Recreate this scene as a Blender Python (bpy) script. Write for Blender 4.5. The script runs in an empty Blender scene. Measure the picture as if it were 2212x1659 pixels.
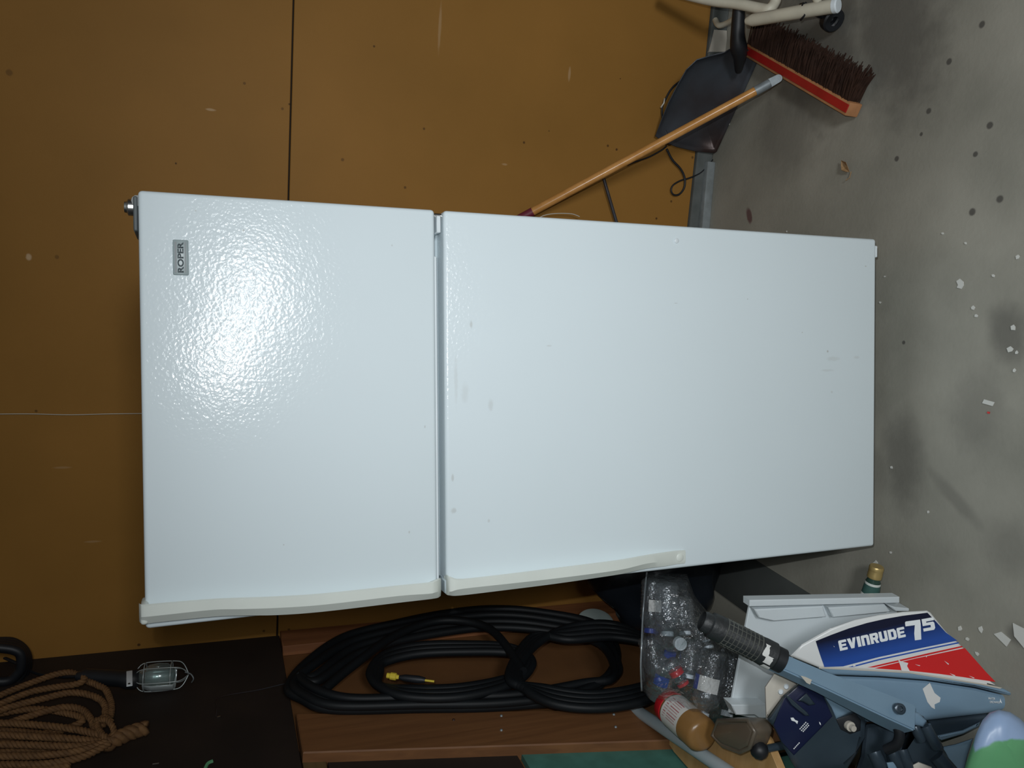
import bpy, bmesh, math, random
from mathutils import Vector, Matrix, noise
random.seed(7)
S = bpy.context.scene
COL = S.collection
# ------------------------------------------------------------------ camera
def v3(*a): return Vector(a)
FPX = 1760.0                                    # focal length in pixels of the 2212 x 1659 frame
CR = v3(0.2818, -1.4616, 1.5660)                # camera position, room frame (X along back wall, Y to the wall, Z up)
RT = v3(0.98267, 0.18520, 0.00888).normalized() # the photographer's right (the phone is held turned by a quarter)
FW = v3(-0.1700, 0.9210, -0.3510)
FW = (FW - RT*FW.dot(RT)).normalized()
UP = RT.cross(FW).normalized()
YW, XL = 0.948, -0.962                          # back wall and left wall planes
cd = bpy.data.cameras.new('camera'); cam = bpy.data.objects.new('camera', cd); COL.objects.link(cam)
cd.sensor_width = 36.0; cd.sensor_fit = 'HORIZONTAL'; cd.lens = FPX/2212*36; cd.clip_start = .02
mw = Matrix.Identity(4)
for i, a in enumerate((-UP, RT, -FW)):
    for k in range(3): mw[k][i] = a[k]
mw.translation = CR
cam.matrix_world = mw
S.camera = cam
# ------------------------------------------------------------------ world, lights, exposure
S.view_settings.view_transform = 'Standard'; S.view_settings.look = 'None'
S.view_settings.exposure = 0.0; S.view_settings.gamma = 1.0; S.view_settings.use_curve_mapping = False
wd = bpy.data.worlds.new('world'); S.world = wd; wd.use_nodes = True
wd.node_tree.nodes['Background'].inputs[0].default_value = (.75, .85, 1, 1)
wd.node_tree.nodes['Background'].inputs[1].default_value = 0.02
def light(name, kind, loc, target, power, color, **kw):
    d = bpy.data.lights.new(name, kind); o = bpy.data.objects.new(name, d); COL.objects.link(o)
    d.energy = power; d.color = color
    for k, val in kw.items(): setattr(d, k, val)
    o.location = loc
    o.rotation_euler = (Vector(target)-Vector(loc)).to_track_quat('-Z', 'Y').to_euler()
    return o
FLASH = v3(0.360, -1.452, 1.615)
light('phone_flash', 'SPOT', FLASH, (.20, .2, .22), 50, (.93, .98, 1), spot_size=math.radians(112), spot_blend=1.0, shadow_soft_size=.006)
light('garage_door_daylight', 'AREA', (1.20, -2.80, 1.46), (.25, .3, .2), 35, (.95, .98, 1), shape='RECTANGLE', size=.55, size_y=.4)

# ------------------------------------------------------------------ points of the room from where they appear
def ray(u, v): return FW + RT*((829.5-v)/FPX) + UP*((1106-u)/FPX)
def onx(u, v, x): d = ray(u, v); return CR + d*((x-CR.x)/d.x)
def ony(u, v, y): d = ray(u, v); return CR + d*((y-CR.y)/d.y)
def onz(u, v, z): d = ray(u, v); return CR + d*((z-CR.z)/d.z)
def dep(u, v, d): return CR + ray(u, v)*d
def onp(u, v, p, n): d = ray(u, v); return CR + d*((p-CR).dot(n)/d.dot(n))
FM = Matrix(((0.9862, -0.1640, -0.0198), (0.1634, 0.9863, -0.0213), (0.0231, 0.0178, 0.9996)))  # fridge turned ~9 degrees
FMI = FM.transposed()
def fr(u, v, y):                                # fridge frame: door plane y = 0
    c = FMI @ CR; d = FMI @ ray(u, v)
    return c + d*((y-c.y)/d.y)
# ------------------------------------------------------------------ materials
def mat(name, col, rough=.6, metal=0., var=.0, scale=8., bump=0., bscale=60., col2=None, coat=0., spec=.5, detail=4, alpha=1, trans=0.):
    m = bpy.data.materials.new(name); m.use_nodes = True
    nt = m.node_tree; b = nt.nodes['Principled BSDF']
    b.inputs['Base Color'].default_value = (*col, 1); b.inputs['Roughness'].default_value = rough
    b.inputs['Metallic'].default_value = metal; b.inputs['Coat Weight'].default_value = coat
    b.inputs['Specular IOR Level'].default_value = spec
    b.inputs['Alpha'].default_value = alpha; b.inputs['Transmission Weight'].default_value = trans
    tc = nt.nodes.new('ShaderNodeTexCoord')
    n = nt.nodes.new('ShaderNodeTexNoise'); n.inputs['Scale'].default_value = scale; n.inputs['Detail'].default_value = detail
    nt.links.new(tc.outputs['Object'], n.inputs['Vector'])
    r = nt.nodes.new('ShaderNodeValToRGB'); r.color_ramp.elements[0].position = .32; r.color_ramp.elements[1].position = .68
    c2 = col2 or tuple(c*(1-var) for c in col)
    r.color_ramp.elements[0].color = (*c2, 1); r.color_ramp.elements[1].color = (*col, 1)
    nt.links.new(n.outputs['Fac'], r.inputs['Fac']); nt.links.new(r.outputs['Color'], b.inputs['Base Color'])
    if bump:
        n2 = nt.nodes.new('ShaderNodeTexNoise'); n2.inputs['Scale'].default_value = bscale; n2.inputs['Detail'].default_value = 6
        nt.links.new(tc.outputs['Object'], n2.inputs['Vector'])
        bp = nt.nodes.new('ShaderNodeBump'); bp.inputs['Strength'].default_value = bump; bp.inputs['Distance'].default_value = .004
        nt.links.new(n2.outputs['Fac'], bp.inputs['Height']); nt.links.new(bp.outputs['Normal'], b.inputs['Normal'])
    return m
def wood(name, c1, c2, axis=2, rough=.6, scale=3.):
    m = mat(name, c1, rough); nt = m.node_tree; b = nt.nodes['Principled BSDF']
    tc = nt.nodes.new('ShaderNodeTexCoord'); mp = nt.nodes.new('ShaderNodeMapping')
    sc = [18, 18, 18]; sc[axis] = 1.0; mp.inputs['Scale'].default_value = sc
    n = nt.nodes.new('ShaderNodeTexNoise'); n.inputs['Scale'].default_value = scale; n.inputs['Detail'].default_value = 6
    n.inputs['Distortion'].default_value = .6
    r = nt.nodes.new('ShaderNodeValToRGB'); r.color_ramp.elements[0].color = (*c1, 1); r.color_ramp.elements[1].color = (*c2, 1)
    r.color_ramp.elements[0].position = .3; r.color_ramp.elements[1].position = .7
    nt.links.new(tc.outputs['Object'], mp.inputs[0]); nt.links.new(mp.outputs[0], n.inputs['Vector'])
    nt.links.new(n.outputs['Fac'], r.inputs['Fac']); nt.links.new(r.outputs['Color'], b.inputs['Base Color'])
    return m
def film(name, tint=(.95, .97, 1), lo=.04, hi=.55, rough=.08, bump=0., bscale=40., dif=0., dcol=(.8, .85, .9)):
    """thin clear plastic: see-through with a glossy skin and a little haze"""
    m = bpy.data.materials.new(name); m.use_nodes = True; nt = m.node_tree
    for x in list(nt.nodes): nt.nodes.remove(x)
    out = nt.nodes.new('ShaderNodeOutputMaterial'); mx = nt.nodes.new('ShaderNodeMixShader')
    t = nt.nodes.new('ShaderNodeBsdfTransparent'); t.inputs[0].default_value = (*tint, 1)
    g = nt.nodes.new('ShaderNodeBsdfGlossy'); g.inputs['Roughness'].default_value = rough; g.inputs[0].default_value = (1, 1, 1, 1)
    lw = nt.nodes.new('ShaderNodeLayerWeight'); lw.inputs[0].default_value = .35
    mr = nt.nodes.new('ShaderNodeMapRange'); mr.inputs[3].default_value = lo; mr.inputs[4].default_value = hi
    nt.links.new(lw.outputs['Facing'], mr.inputs[0]); nt.links.new(mr.outputs[0], mx.inputs[0])
    first = t
    if dif:
        d = nt.nodes.new('ShaderNodeBsdfDiffuse'); d.inputs[0].default_value = (*dcol, 1)
        m2 = nt.nodes.new('ShaderNodeMixShader'); m2.inputs[0].default_value = dif
        nt.links.new(t.outputs[0], m2.inputs[1]); nt.links.new(d.outputs[0], m2.inputs[2]); first = m2
    nt.links.new(first.outputs[0], mx.inputs[1]); nt.links.new(g.outputs[0], mx.inputs[2]); nt.links.new(mx.outputs[0], out.inputs[0])
    if bump:
        tc = nt.nodes.new('ShaderNodeTexCoord'); n = nt.nodes.new('ShaderNodeTexNoise'); n.inputs['Scale'].default_value = bscale; n.inputs['Detail'].default_value = 3
        nt.links.new(tc.outputs['Object'], n.inputs['Vector'])
        bp = nt.nodes.new('ShaderNodeBump'); bp.inputs['Strength'].default_value = bump; bp.inputs['Distance'].default_value = .02
        nt.links.new(n.outputs['Fac'], bp.inputs['Height'])
        nt.links.new(bp.outputs[0], g.inputs['Normal']); nt.links.new(bp.outputs[0], lw.inputs['Normal'])
    return m
def mask_spots(m, spots, col, soft=.35, nscale=14, namp=.5):
    """stains and shade spots: (x, y, radius_x, radius_y, angle, strength) in object space, ragged edges"""
    nt = m.node_tree; b = nt.nodes['Principled BSDF']
    tc = nt.nodes.new('ShaderNodeTexCoord'); n = nt.nodes.new('ShaderNodeTexNoise'); n.inputs['Scale'].default_value = nscale; n.inputs['Detail'].default_value = 5
    nt.links.new(tc.outputs['Object'], n.inputs['Vector'])
    off = nt.nodes.new('ShaderNodeMath'); off.operation = 'MULTIPLY_ADD'; off.inputs[1].default_value = namp; off.inputs[2].default_value = -namp/2
    nt.links.new(n.outputs['Fac'], off.inputs[0])
    acc = None
    for (x, y, z, rx, ry, rz, ang, st) in spots:
        mp = nt.nodes.new('ShaderNodeMapping'); mp.vector_type = 'TEXTURE'
        mp.inputs['Location'].default_value = (x, y, z); mp.inputs['Rotation'].default_value = ang if isinstance(ang, tuple) else (0, 0, ang)
        mp.inputs['Scale'].default_value = (rx, ry, rz)
        nt.links.new(tc.outputs['Object'], mp.inputs[0])
        ln = nt.nodes.new('ShaderNodeVectorMath'); ln.operation = 'LENGTH'; nt.links.new(mp.outputs[0], ln.inputs[0])
        ad = nt.nodes.new('ShaderNodeMath'); ad.operation = 'ADD'; nt.links.new(ln.outputs['Value'], ad.inputs[0]); nt.links.new(off.outputs[0], ad.inputs[1])
        mr = nt.nodes.new('ShaderNodeMapRange'); mr.interpolation_type = 'SMOOTHSTEP'
        mr.inputs[1].default_value = 1-soft; mr.inputs[2].default_value = 1+soft; mr.inputs[3].default_value = st; mr.inputs[4].default_value = 0
        nt.links.new(ad.outputs[0], mr.inputs[0])
        if acc is None: acc = mr.outputs[0]
        else:
            mx = nt.nodes.new('ShaderNodeMath'); mx.operation = 'MAXIMUM'; nt.links.new(acc, mx.inputs[0]); nt.links.new(mr.outputs[0], mx.inputs[1]); acc = mx.outputs[0]
    mix = nt.nodes.new('ShaderNodeMix'); mix.data_type = 'RGBA'
    src = b.inputs['Base Color'].links[0].from_socket
    nt.links.new(acc, mix.inputs[0]); nt.links.new(src, mix.inputs[6]); mix.inputs[7].default_value = (*col, 1)
    nt.links.new(mix.outputs[2], b.inputs['Base Color'])
# ------------------------------------------------------------------ mesh helpers
def obj(name, bm, m=None, parent=None, smooth=False, angle=None):
    me = bpy.data.meshes.new(name)
    bmesh.ops.recalc_face_normals(bm, faces=bm.faces[:]) if not getattr(bm, 'keep', False) else None
    bm.to_mesh(me); bm.free()
    o = bpy.data.objects.new(name, me); COL.objects.link(o)
    if m: me.materials.append(m)
    if parent: o.parent = parent
    if smooth:
        for p in me.polygons: p.use_smooth = True
        if angle:
            me.set_sharp_from_angle(angle=math.radians(angle))
    return o
def thing(name, label, cat, loc=(0, 0, 0), group=None):
    o = bpy.data.objects.new(name, None); COL.objects.link(o); o.location = loc; o.empty_display_size = .05
    tag(o, label, cat, group); return o
def tag(o, label=None, cat=None, group=None, kind=None):
    if label: o['label'] = label
    if cat: o['category'] = cat
    if group: o['group'] = group
    if kind: o['kind'] = kind
    return o
def settle(root):                               # children were built in room coordinates: keep them where they are
    for c in root.children:
        c.matrix_parent_inverse = Matrix.Translation(-Vector(root.location))
def box(bm, lo, hi, bev=0., seg=2):
    r = bmesh.ops.create_cube(bm, size=1)
    vs = r['verts']; lo = Vector(lo); hi = Vector(hi); c = (lo+hi)/2; s = hi-lo
    for v in vs: v.co = Vector((v.co.x*s.x, v.co.y*s.y, v.co.z*s.z))+c
    if bev:
        es = list({e for v in vs for e in v.link_edges})
        bmesh.ops.bevel(bm, geom=es, offset=bev, segments=seg, affect='EDGES', profile=.5)
    return bm
def boxm(name, lo, hi, m, parent=None, bev=0., seg=2):
    bm = bmesh.new(); box(bm, lo, hi, bev, seg); return obj(name, bm, m, parent, bool(bev), 40)
def obox(bm, o, ax, ay, az, bev=0.):            # box from a corner and three edge vectors
    P = [o, o+ax, o+ax+ay, o+ay, o+az, o+ax+az, o+ax+ay+az, o+ay+az]
    vs = [bm.verts.new(p) for p in P]
    fs = [bm.faces.new([vs[i] for i in f]) for f in ((0, 3, 2, 1), (4, 5, 6, 7), (0, 1, 5, 4), (1, 2, 6, 5), (2, 3, 7, 6), (3, 0, 4, 7))]
    if bev:
        es = list({e for f in fs for e in f.edges}); bmesh.ops.bevel(bm, geom=es, offset=bev, segments=2, affect='EDGES', profile=.5)
def catmull(P, n=8, closed=False):
    P = [Vector(p) for p in P]; out = []; N = len(P)
    for i in range(N if closed else N-1):
        if closed: a, b, c, d = P[i-1], P[i], P[(i+1) % N], P[(i+2) % N]
        else: a, b, c, d = P[max(i-1, 0)], P[i], P[i+1], P[min(i+2, N-1)]
        for k in range(n):
            t = k/n
            out.append(.5*((2*b)+(c-a)*t+(2*a-5*b+4*c-d)*t*t+(3*b-a-3*c+d)*t**3))
    if not closed: out.append(P[-1])
    return out
def frames(P, closed=False, up=None):
    N = len(P); T = []
    for i in range(N):
        a = P[i-1] if (i > 0 or closed) else P[i]; b = P[(i+1) % N] if (i < N-1 or closed) else P[i]
        T.append((b-a).normalized())
    n = up or (Vector((0, 0, 1)) if abs(T[0].z) < .9 else Vector((1, 0, 0)))
    out = []
    for t in T:
        n = (n-t*n.dot(t)).normalized(); out.append((t, n, t.cross(n)))
    return out
def tube(bm, P, r, seg=10, closed=False, cap=True, phase=0., up=None):
    P = [Vector(p) for p in P]; F = frames(P, closed, up); rings = []
    for i, (p, (t, n, b)) in enumerate(zip(P, F)):
        rr = r[i] if isinstance(r, (list, tuple)) else r
        rings.append([bm.verts.new(p+(n*math.cos(2*math.pi*k/seg+phase)+b*math.sin(2*math.pi*k/seg+phase))*rr) for k in range(seg)])
    for i in range(len(rings)-(0 if closed else 1)):
        A, B = rings[i], rings[(i+1) % len(rings)]
        for k in range(seg): bm.faces.new((A[k], A[(k+1) % seg], B[(k+1) % seg], B[k]))
    if cap and not closed:
        bm.faces.new(rings[0][::-1]); bm.faces.new(rings[-1])
    return bm
def tubem(name, P, r, m, parent=None, seg=10, closed=False, angle=50):
    bm = bmesh.new(); tube(bm, P, r, seg, closed); return obj(name, bm, m, parent, True, angle)
def lathe(bm, prof, o, axis, seg=20, up=None):
    """prof: (distance along axis, radius)"""
    a = Vector(axis).normalized(); n = up or (Vector((0, 0, 1)) if abs(a.z) < .9 else Vector((1, 0, 0))); n = (n-a*n.dot(a)).normalized(); b = a.cross(n)
    rings = []
    for (h, r) in prof:
        if r < 1e-6: rings.append([bm.verts.new(o+a*h)])
        else: rings.append([bm.verts.new(o+a*h+(n*math.cos(2*math.pi*k/seg)+b*math.sin(2*math.pi*k/seg))*r) for k in range(seg)])
    for A, B in zip(rings, rings[1:]):
        for k in range(seg):
            q = (k+1) % seg
            if len(A) == 1 and len(B) == 1: continue
            if len(A) == 1: bm.faces.new((A[0], B[q], B[k]))
            elif len(B) == 1: bm.faces.new((A[k], A[q], B[0]))
            else: bm.faces.new((A[k], A[q], B[q], B[k]))
    return bm
def prism(bm, pts, dirv, bev=0., seg=2, front_only=True):
    vs = [bm.verts.new(p) for p in pts]; f = bm.faces.new(vs)
    r = bmesh.ops.extrude_face_region(bm, geom=[f])
    nv = [g for g in r['geom'] if isinstance(g, bmesh.types.BMVert)]
    for v in nv: v.co += dirv
    if bev:
        es = list(f.edges) if f.is_valid else []
        if not es: es = [e for e in bm.edges if e.verts[0] in vs and e.verts[1] in vs]
        bmesh.ops.bevel(bm, geom=es, offset=bev, segments=seg, affect='EDGES', profile=.5)
    return bm
def slab(name, uv, d, thick, m, parent=None, bev=0., seg=2, angle=35, taper=.9):
    """outline facing the viewer's side, at forward depth d, real thickness going back along the view axis"""
    pts = [dep(u, v, d) for u, v in uv]
    cen = sum(pts, Vector())/len(pts); dv = (cen-CR).normalized()*thick
    bm = bmesh.new(); prism(bm, pts, dv, bev, seg)
    if thick > .05:                              # the body narrows a little towards its far side
        c2 = cen+dv
        for v in bm.verts:
            k = (v.co-cen).dot(dv)/dv.length_squared
            if k > .5: v.co = c2+(v.co-c2)*taper
    return obj(name, bm, m, parent, bool(bev), angle)
def grow(bm, c, r, amp, fr_, sub=3, seed=0.):
    res = bmesh.ops.create_icosphere(bm, subdivisions=sub, radius=1)
    for v in res['verts']:
        d = v.co.copy(); k = 1+amp*noise.noise(d*fr_+Vector((seed, seed*2, 0)))
        v.co = Vector(c)+Vector((d.x*r[0], d.y*r[1], d.z*r[2]))*k
    return res['verts']
def text_bm(s, origin, xd, yd, width=None, height=None, thick=.0008, bold=0., shear=0.):
    c = bpy.data.curves.new('t', 'FONT'); c.body = s; c.offset = bold; c.shear = shear
    o = bpy.data.objects.new('t', c); COL.objects.link(o)
    me = bpy.data.meshes.new_from_object(o.evaluated_get(bpy.context.evaluated_depsgraph_get()))
    bpy.data.objects.remove(o)
    xs = [v.co.x for v in me.vertices]; ys = [v.co.y for v in me.vertices]
    w, h = max(xs)-min(xs), max(ys)-min(ys); sx = width/w if width else height/h; sy = height/h if height else sx
    x0, y0 = min(xs), min(ys); xd = Vector(xd); yd = Vector(yd); nz = xd.cross(yd).normalized()
    bm = bmesh.new(); bm.from_mesh(me); bpy.data.meshes.remove(me)
    for v in bm.verts: v.co = Vector(origin)+xd*((v.co.x-x0)*sx)+yd*((v.co.y-y0)*sy)
    r = bmesh.ops.extrude_face_region(bm, geom=bm.faces[:])
    for g in r['geom']:
        if isinstance(g, bmesh.types.BMVert): g.co += nz*thick
    return bm

# ------------------------------------------------------------------ palette
M = {}
M['board'] = mat('fibreboard', (.325, .160, .038), .5, spec=.08, var=.14, scale=2.2, bump=.06, bscale=300, col2=(.275, .137, .032))
M['dark_board'] = mat('dark stained board', (.022, .013, .009), .7, var=.4, scale=6)
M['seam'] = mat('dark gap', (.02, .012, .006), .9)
M['stud'] = wood('stud wood', (.20, .075, .03), (.30, .12, .045), 2)
M['brace'] = wood('brace wood', (.15, .062, .022), (.22, .095, .034), 2)
M['olive'] = wood('olive wood', (.10, .065, .025), (.14, .09, .035), 1)
M['bay'] = mat('bay sheathing', (.20, .085, .026), .7, var=.3, scale=4)
M['teal'] = mat('teal painted board', (.07, .21, .17), .6, scale=22, col2=(.055, .16, .125), detail=6)
M['ply'] = wood('plywood', (.42, .24, .085), (.55, .34, .15), 0, .55, 2.)
M['nail'] = mat('rusty nail', (.06, .03, .02), .6, .4)
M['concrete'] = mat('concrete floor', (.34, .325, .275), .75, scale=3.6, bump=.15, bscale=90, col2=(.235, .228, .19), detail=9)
M['curb'] = mat('concrete curb', (.12, .13, .125), .8, scale=14, col2=(.07, .08, .075), bump=.2)
M['curb2'] = mat('grey slat', (.27, .30, .31), .7, scale=20, col2=(.18, .20, .20), bump=.2)
M['white'] = mat('white enamel', (.76, .83, .86), .34, scale=2)
M['white2'] = mat('white plastic', (.70, .76, .79), .4, scale=6, var=.06)
M['cream'] = mat('cream plastic handle', (.70, .74, .69), .42, scale=9, var=.05)
M['gasket'] = mat('grey gasket', (.10, .115, .12), .6)
M['mullion'] = mat('grey mullion', (.42, .49, .52), .5)
M['chrome'] = mat('steel', (.55, .55, .54), .3, 1.)
M['badge'] = mat('badge plate', (.30, .36, .37), .35)
M['badge_dark'] = mat('badge ink', (.07, .09, .10), .4)
M['black'] = mat('black rubber', (.012, .014, .018), .5, var=.3, scale=12)
M['hose'] = mat('dark hose rubber', (.007, .009, .011), .55, spec=.3, scale=10, var=.3)
M['steel_dark'] = mat('dark shovel steel', (.085, .105, .13), .34, .4, scale=4, col2=(.045, .028, .025), bump=.15, bscale=40)
M['handle_wood'] = wood('varnished handle', (.50, .23, .06), (.64, .32, .10), 1, .25, 2.)
M['maroon'] = mat('maroon grip', (.16, .02, .04), .5)
M['galv'] = mat('galvanised ferrule', (.30, .34, .36), .5, .35, scale=40, var=.3)
M['red_paint'] = mat('red paint', (.42, .018, .016), .35, var=.25, scale=9)
M['broom_wood'] = mat('broom edge wood', (.50, .23, .10), .5, var=.3, scale=20)
M['bristle'] = mat('brown bristle', (.042, .020, .013), .7, var=.5, scale=30, spec=.1)
M['tube_white'] = mat('worn white tube', (.66, .62, .50), .45, var=.22, scale=12)
M['tube_cap'] = mat('white end cap', (.72, .78, .82), .5)
M['rope'] = mat('manila rope', (.20, .10, .035), .8, scale=60, col2=(.12, .058, .02))
M['brass'] = mat('yellow brass', (.75, .58, .06), .35)
M['wire'] = mat('bright wire', (.42, .47, .47), .3, .3)
M['pvc'] = mat('grey conduit', (.42, .49, .52), .4)
M['clear'] = film('clear bottle plastic', (.88, .91, .93), .06, .65, .10, .4, 60, .04)
M['film'] = film('clear bag film', (.93, .95, .97), .04, .5, .11, 1.3, 34, .03)
M['seam_film'] = film('sealed bag edge', (.9, .93, .95), .1, .6, .15, 0, 30, .3, (.7, .75, .78))
M['tray'] = film('smoky clear plastic', (.62, .55, .46), .03, .25, .3, 0, 30, .30, (.30, .25, .19))
M['lamp_glass'] = film('cloudy glass', (.80, .86, .85), .05, .5, .15, 0, 30, .12, (.5, .58, .58))
M['label_white'] = mat('paper label', (.70, .68, .64), .5, scale=30, var=.08)
M['label_blue'] = mat('blue label', (.02, .05, .30), .4)
M['red_lid'] = mat('red lid', (.52, .012, .02), .4)
M['peanut'] = mat('brown jar contents', (.27, .14, .045), .3, var=.2, scale=12)
M['ink_red'] = mat('faded red ink', (.42, .13, .14), .6)
M['green_glass'] = mat('dark green bottle', (.03, .065, .05), .15)
M['green_label'] = mat('green neck label', (.05, .12, .105), .4)
M['gold'] = mat('gold cap', (.52, .38, .15), .35, .5)
M['cowl'] = mat('motor white paint', (.72, .73, .72), .3, var=.04, scale=5)
M['beige'] = mat('aged beige paint', (.55, .51, .44), .45, var=.1, scale=8)
M['motor_blue'] = mat('blue grey motor paint', (.195, .30, .40), .36, .05, var=.1, scale=9)
M['motor_dark'] = mat('dark blue grey metal', (.055, .08, .105), .28, .35, var=.3, scale=9)
M['navy'] = mat('navy decal', (.008, .012, .045), .3)
M['decal_red'] = mat('red decal', (.62, .022, .022), .32)
M['decal_blue'] = mat('blue decal line', (.03, .09, .40), .32)
M['decal_white'] = mat('white lettering', (.80, .83, .84), .4)
M['grip'] = mat('dark rubber grip', (.025, .028, .03), .5, var=.3, scale=30, bump=.3, bscale=120)
M['knurl'] = mat('pale worn grip ridges', (.13, .135, .12), .7, var=.5, scale=25)
M['tape'] = mat('torn white tape', (.68, .68, .66), .6)
M['bag_blue'] = mat('periwinkle plastic', (.29, .40, .60), .35, var=.1, scale=6, bump=.15, bscale=16)
M['bag_green'] = mat('green print', (.13, .36, .18), .4, var=.1, scale=6)
M['trash'] = mat('black trash plastic', (.010, .013, .018), .32, bump=.6, bscale=14)
M['leaf'] = mat('dry leaf', (.38, .23, .11), .7, var=.4, scale=60)
M['flake'] = mat('paint flake', (.62, .62, .58), .6)
M['string'] = mat('white string', (.60, .57, .50), .8)
M['floor_board'] = mat('dark grey board', (.075, .082, .078), .75, var=.2, scale=7)
M['pale'] = mat('pale grey lid', (.40, .47, .45), .5)

# ------------------------------------------------------------------ setting
# floor stains, with some shade painted in beyond the broom
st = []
def stain_shade(u, v, rx, ry, a, s): p = onz(u, v, 0); st.append((p.x, p.y, 0, rx, ry, 1, a, s))
stain_shade(1950, 990, .10, .055, .3, .55); stain_shade(2060, 1075, .015, .09, -.5, .35); stain_shade(2180, 720, .06, .04, .5, .6); stain_shade(2110, 890, .09, .06, .1, .3)
stain_shade(1880, 1010, .05, .12, .0, .25); stain_shade(2180, 1180, .05, .05, .2, .3); stain_shade(2195, 1370, .02, .02, .2, .7)
stain_shade(1700, 270, .14, .11, .6, .42); stain_shade(1760, 90, .22, .18, .2, .8); stain_shade(1930, 60, .22, .12, .5, .75)  # last pair: dirt by the bristles, deepened to paint in the floor's shade
dots = []
for (u, v, r) in ((2138, 271, .010), (2100, 458, .011), (2160, 430, .011), (2006, 240, .009), (1937, 343, .009), (2050, 133, .010), (2121, 53, .010), (2107, 333, .008), (1990, 290, .006), (1952, 740, .006)): p = onz(u, v, 0); dots.append((p.x, p.y, 0, r*.75, r*.75, 1, 0, .9))
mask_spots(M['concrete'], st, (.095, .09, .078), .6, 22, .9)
mask_spots(M['concrete'], dots, (.075, .07, .062), .3, 40, .5)
p = onz(1618, 465, 0)
mask_spots(M['concrete'], [(p.x, p.y, 0, .025, .012, 1, .5, .8)], (.10, .03, .035), .3, 40, .8)
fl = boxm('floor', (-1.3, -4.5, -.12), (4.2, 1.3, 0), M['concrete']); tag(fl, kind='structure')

WB = .062                                       # lower edge of the wall boards
wall = boxm('wall_back', (XL-.3, YW+.012, 0), (4.2, YW+.1, 2.75), M['seam']); tag(wall, kind='structure')
ws = []
for (u, v, r, s) in ((625, 225, .004, .7), (438, 448, .004, .6), (528, 180, .006, .5), (380, 353, .004, .8), (916, 278, .006, .6), (808, 100, .005, .7), (740, 345, .007, .5), (875, 405, .006, .6), (1132, 308, .006, .7),
                     (1313, 315, .006, .7), (1332, 323, .006, .8), (1418, 472, .006, .8), (1186, 283, .004, .5), (1340, 170, .003, .8), (123, 555, .008, .4), (78, 888, .006, .6), (20, 157, .012, .4), (610, 235, .006, .5), (300, 1393, .007, .8), (570, 1363, .006, .7), (624, 1360, .006, .7), (1496, 340, .007, .6), (1450, 435, .006, .7)):
    q = ony(u, v, YW); ws.append((q.x, q.y, q.z, r*.62, 1, r*.62, 0, s))
mask_spots(M['board'], ws, (.045, .022, .012), .3, 60, .5)
ws = []
for (u, v, rx, rz, a, s) in ((455, 237, .012, .003, 0, .5), (62, 555, .006, .008, .4, .7), (950, 60, .004, .06, 0, .25), (1090, 355, .008, .003, .3, .3), (1230, 160, .004, .02, 0, .3), (490, 1010, .02, .004, 0, .2), (135, 1010, .02, .003, .0, .2), (200, 1170, .02, .003, 0, .2)):
    q = ony(u, v, YW); ws.append((q.x, q.y, q.z, rz, 1, rx, 0, s))
mask_spots(M['board'], ws, (.62, .45, .28), .4, 60, .6)
SEAM = 1.3562
for (x0, x1) in ((XL-.02, 4.2),):
    b1 = boxm('panel', (x0, YW, WB), (x1, YW+.012, SEAM-.0022), M['board'], wall, .0015, 1)
    b2 = boxm('panel', (x0, YW, SEAM+.0022), (x1, YW+.012, 2.75), M['board'], wall, .0015, 1)
curb = boxm('baseboard_back', (XL, YW-.012, 0), (4.2, YW+.02, WB-.002), M['curb'], None, .004, 1); tag(curb, kind='structure')
q0, q1 = onz(1512, 484, .04), onz(1545, 347, .025)
bm = bmesh.new(); obox(bm, v3(q0.x-.25, YW-.05, 0.0), v3(q1.x-q0.x+.25, .02, 0), v3(0, .03, 0), v3(0, 0, .03), .003)
o = obj('slat', bm, M['curb2'], curb, True, 40)
# left wall: dark board above, open stud bay below
lw = boxm('wall_left', (XL-.10, -2.6, 0), (XL-.012, YW+.012, 2.75), M['bay']); tag(lw, kind='structure')
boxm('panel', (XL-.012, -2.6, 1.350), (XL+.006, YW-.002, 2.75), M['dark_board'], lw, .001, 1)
boxm('stud', (XL-.012, YW-.10, WB), (XL+.02, YW-.001, 1.348), M['stud'], lw, .002, 1)
boxm('rail', (XL-.012, -2.6, 1.292), (XL+.004, .36, 1.348), M['olive'], lw, .002, 1)
# leaning plank (its ends by sight on the wall plane)
a0, a1 = onx(640, 1541, XL+.03), onx(1470, 1531, XL+.03); b0, b1 = onx(700, 1624, XL+.03), onx(1470, 1598, XL+.03)
bm = bmesh.new(); prism(bm, [a0, a1, b1, b0+(b0-b1)*.055], v3(-.040, 0, 0), .003, 1)
pl = obj('brace_plank', bm, M['brace'], lw, True, 40)
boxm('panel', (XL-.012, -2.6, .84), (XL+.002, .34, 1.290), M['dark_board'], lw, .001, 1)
tp = boxm('panel', (XL-.012, -2.6, .10), (XL+.004, .31, .83), M['teal'], lw, .001, 1)
for (u, v) in ((1083, 1546), (1083, 1577), (1326, 1543), (1330, 1570), (980, 1555)):
    q = onx(u, v, XL+.031); bm = bmesh.new(); lathe(bm, [(0, .004), (.003, .003), (.004, 0)], q-v3(.001, 0, 0), (1, 0, 0), 8); obj('nail', bm, M['nail' if u == 980 else 'galv'], lw, True)
for (u, v, dv) in ((330, 1651, (14, -2)), (470, 1549, (7, -2))):
    q = onx(u, v, XL+.008); q2 = onx(u+dv[0], v+dv[1], XL+.012); tubem('nail', [q, q2], .0018, M['chrome'], lw, 6)
cl = boxm('ceiling', (XL-.1, -4.5, 2.75), (4.2, YW+.1, 2.85), M['white2']); tag(cl, kind='structure')

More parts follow.
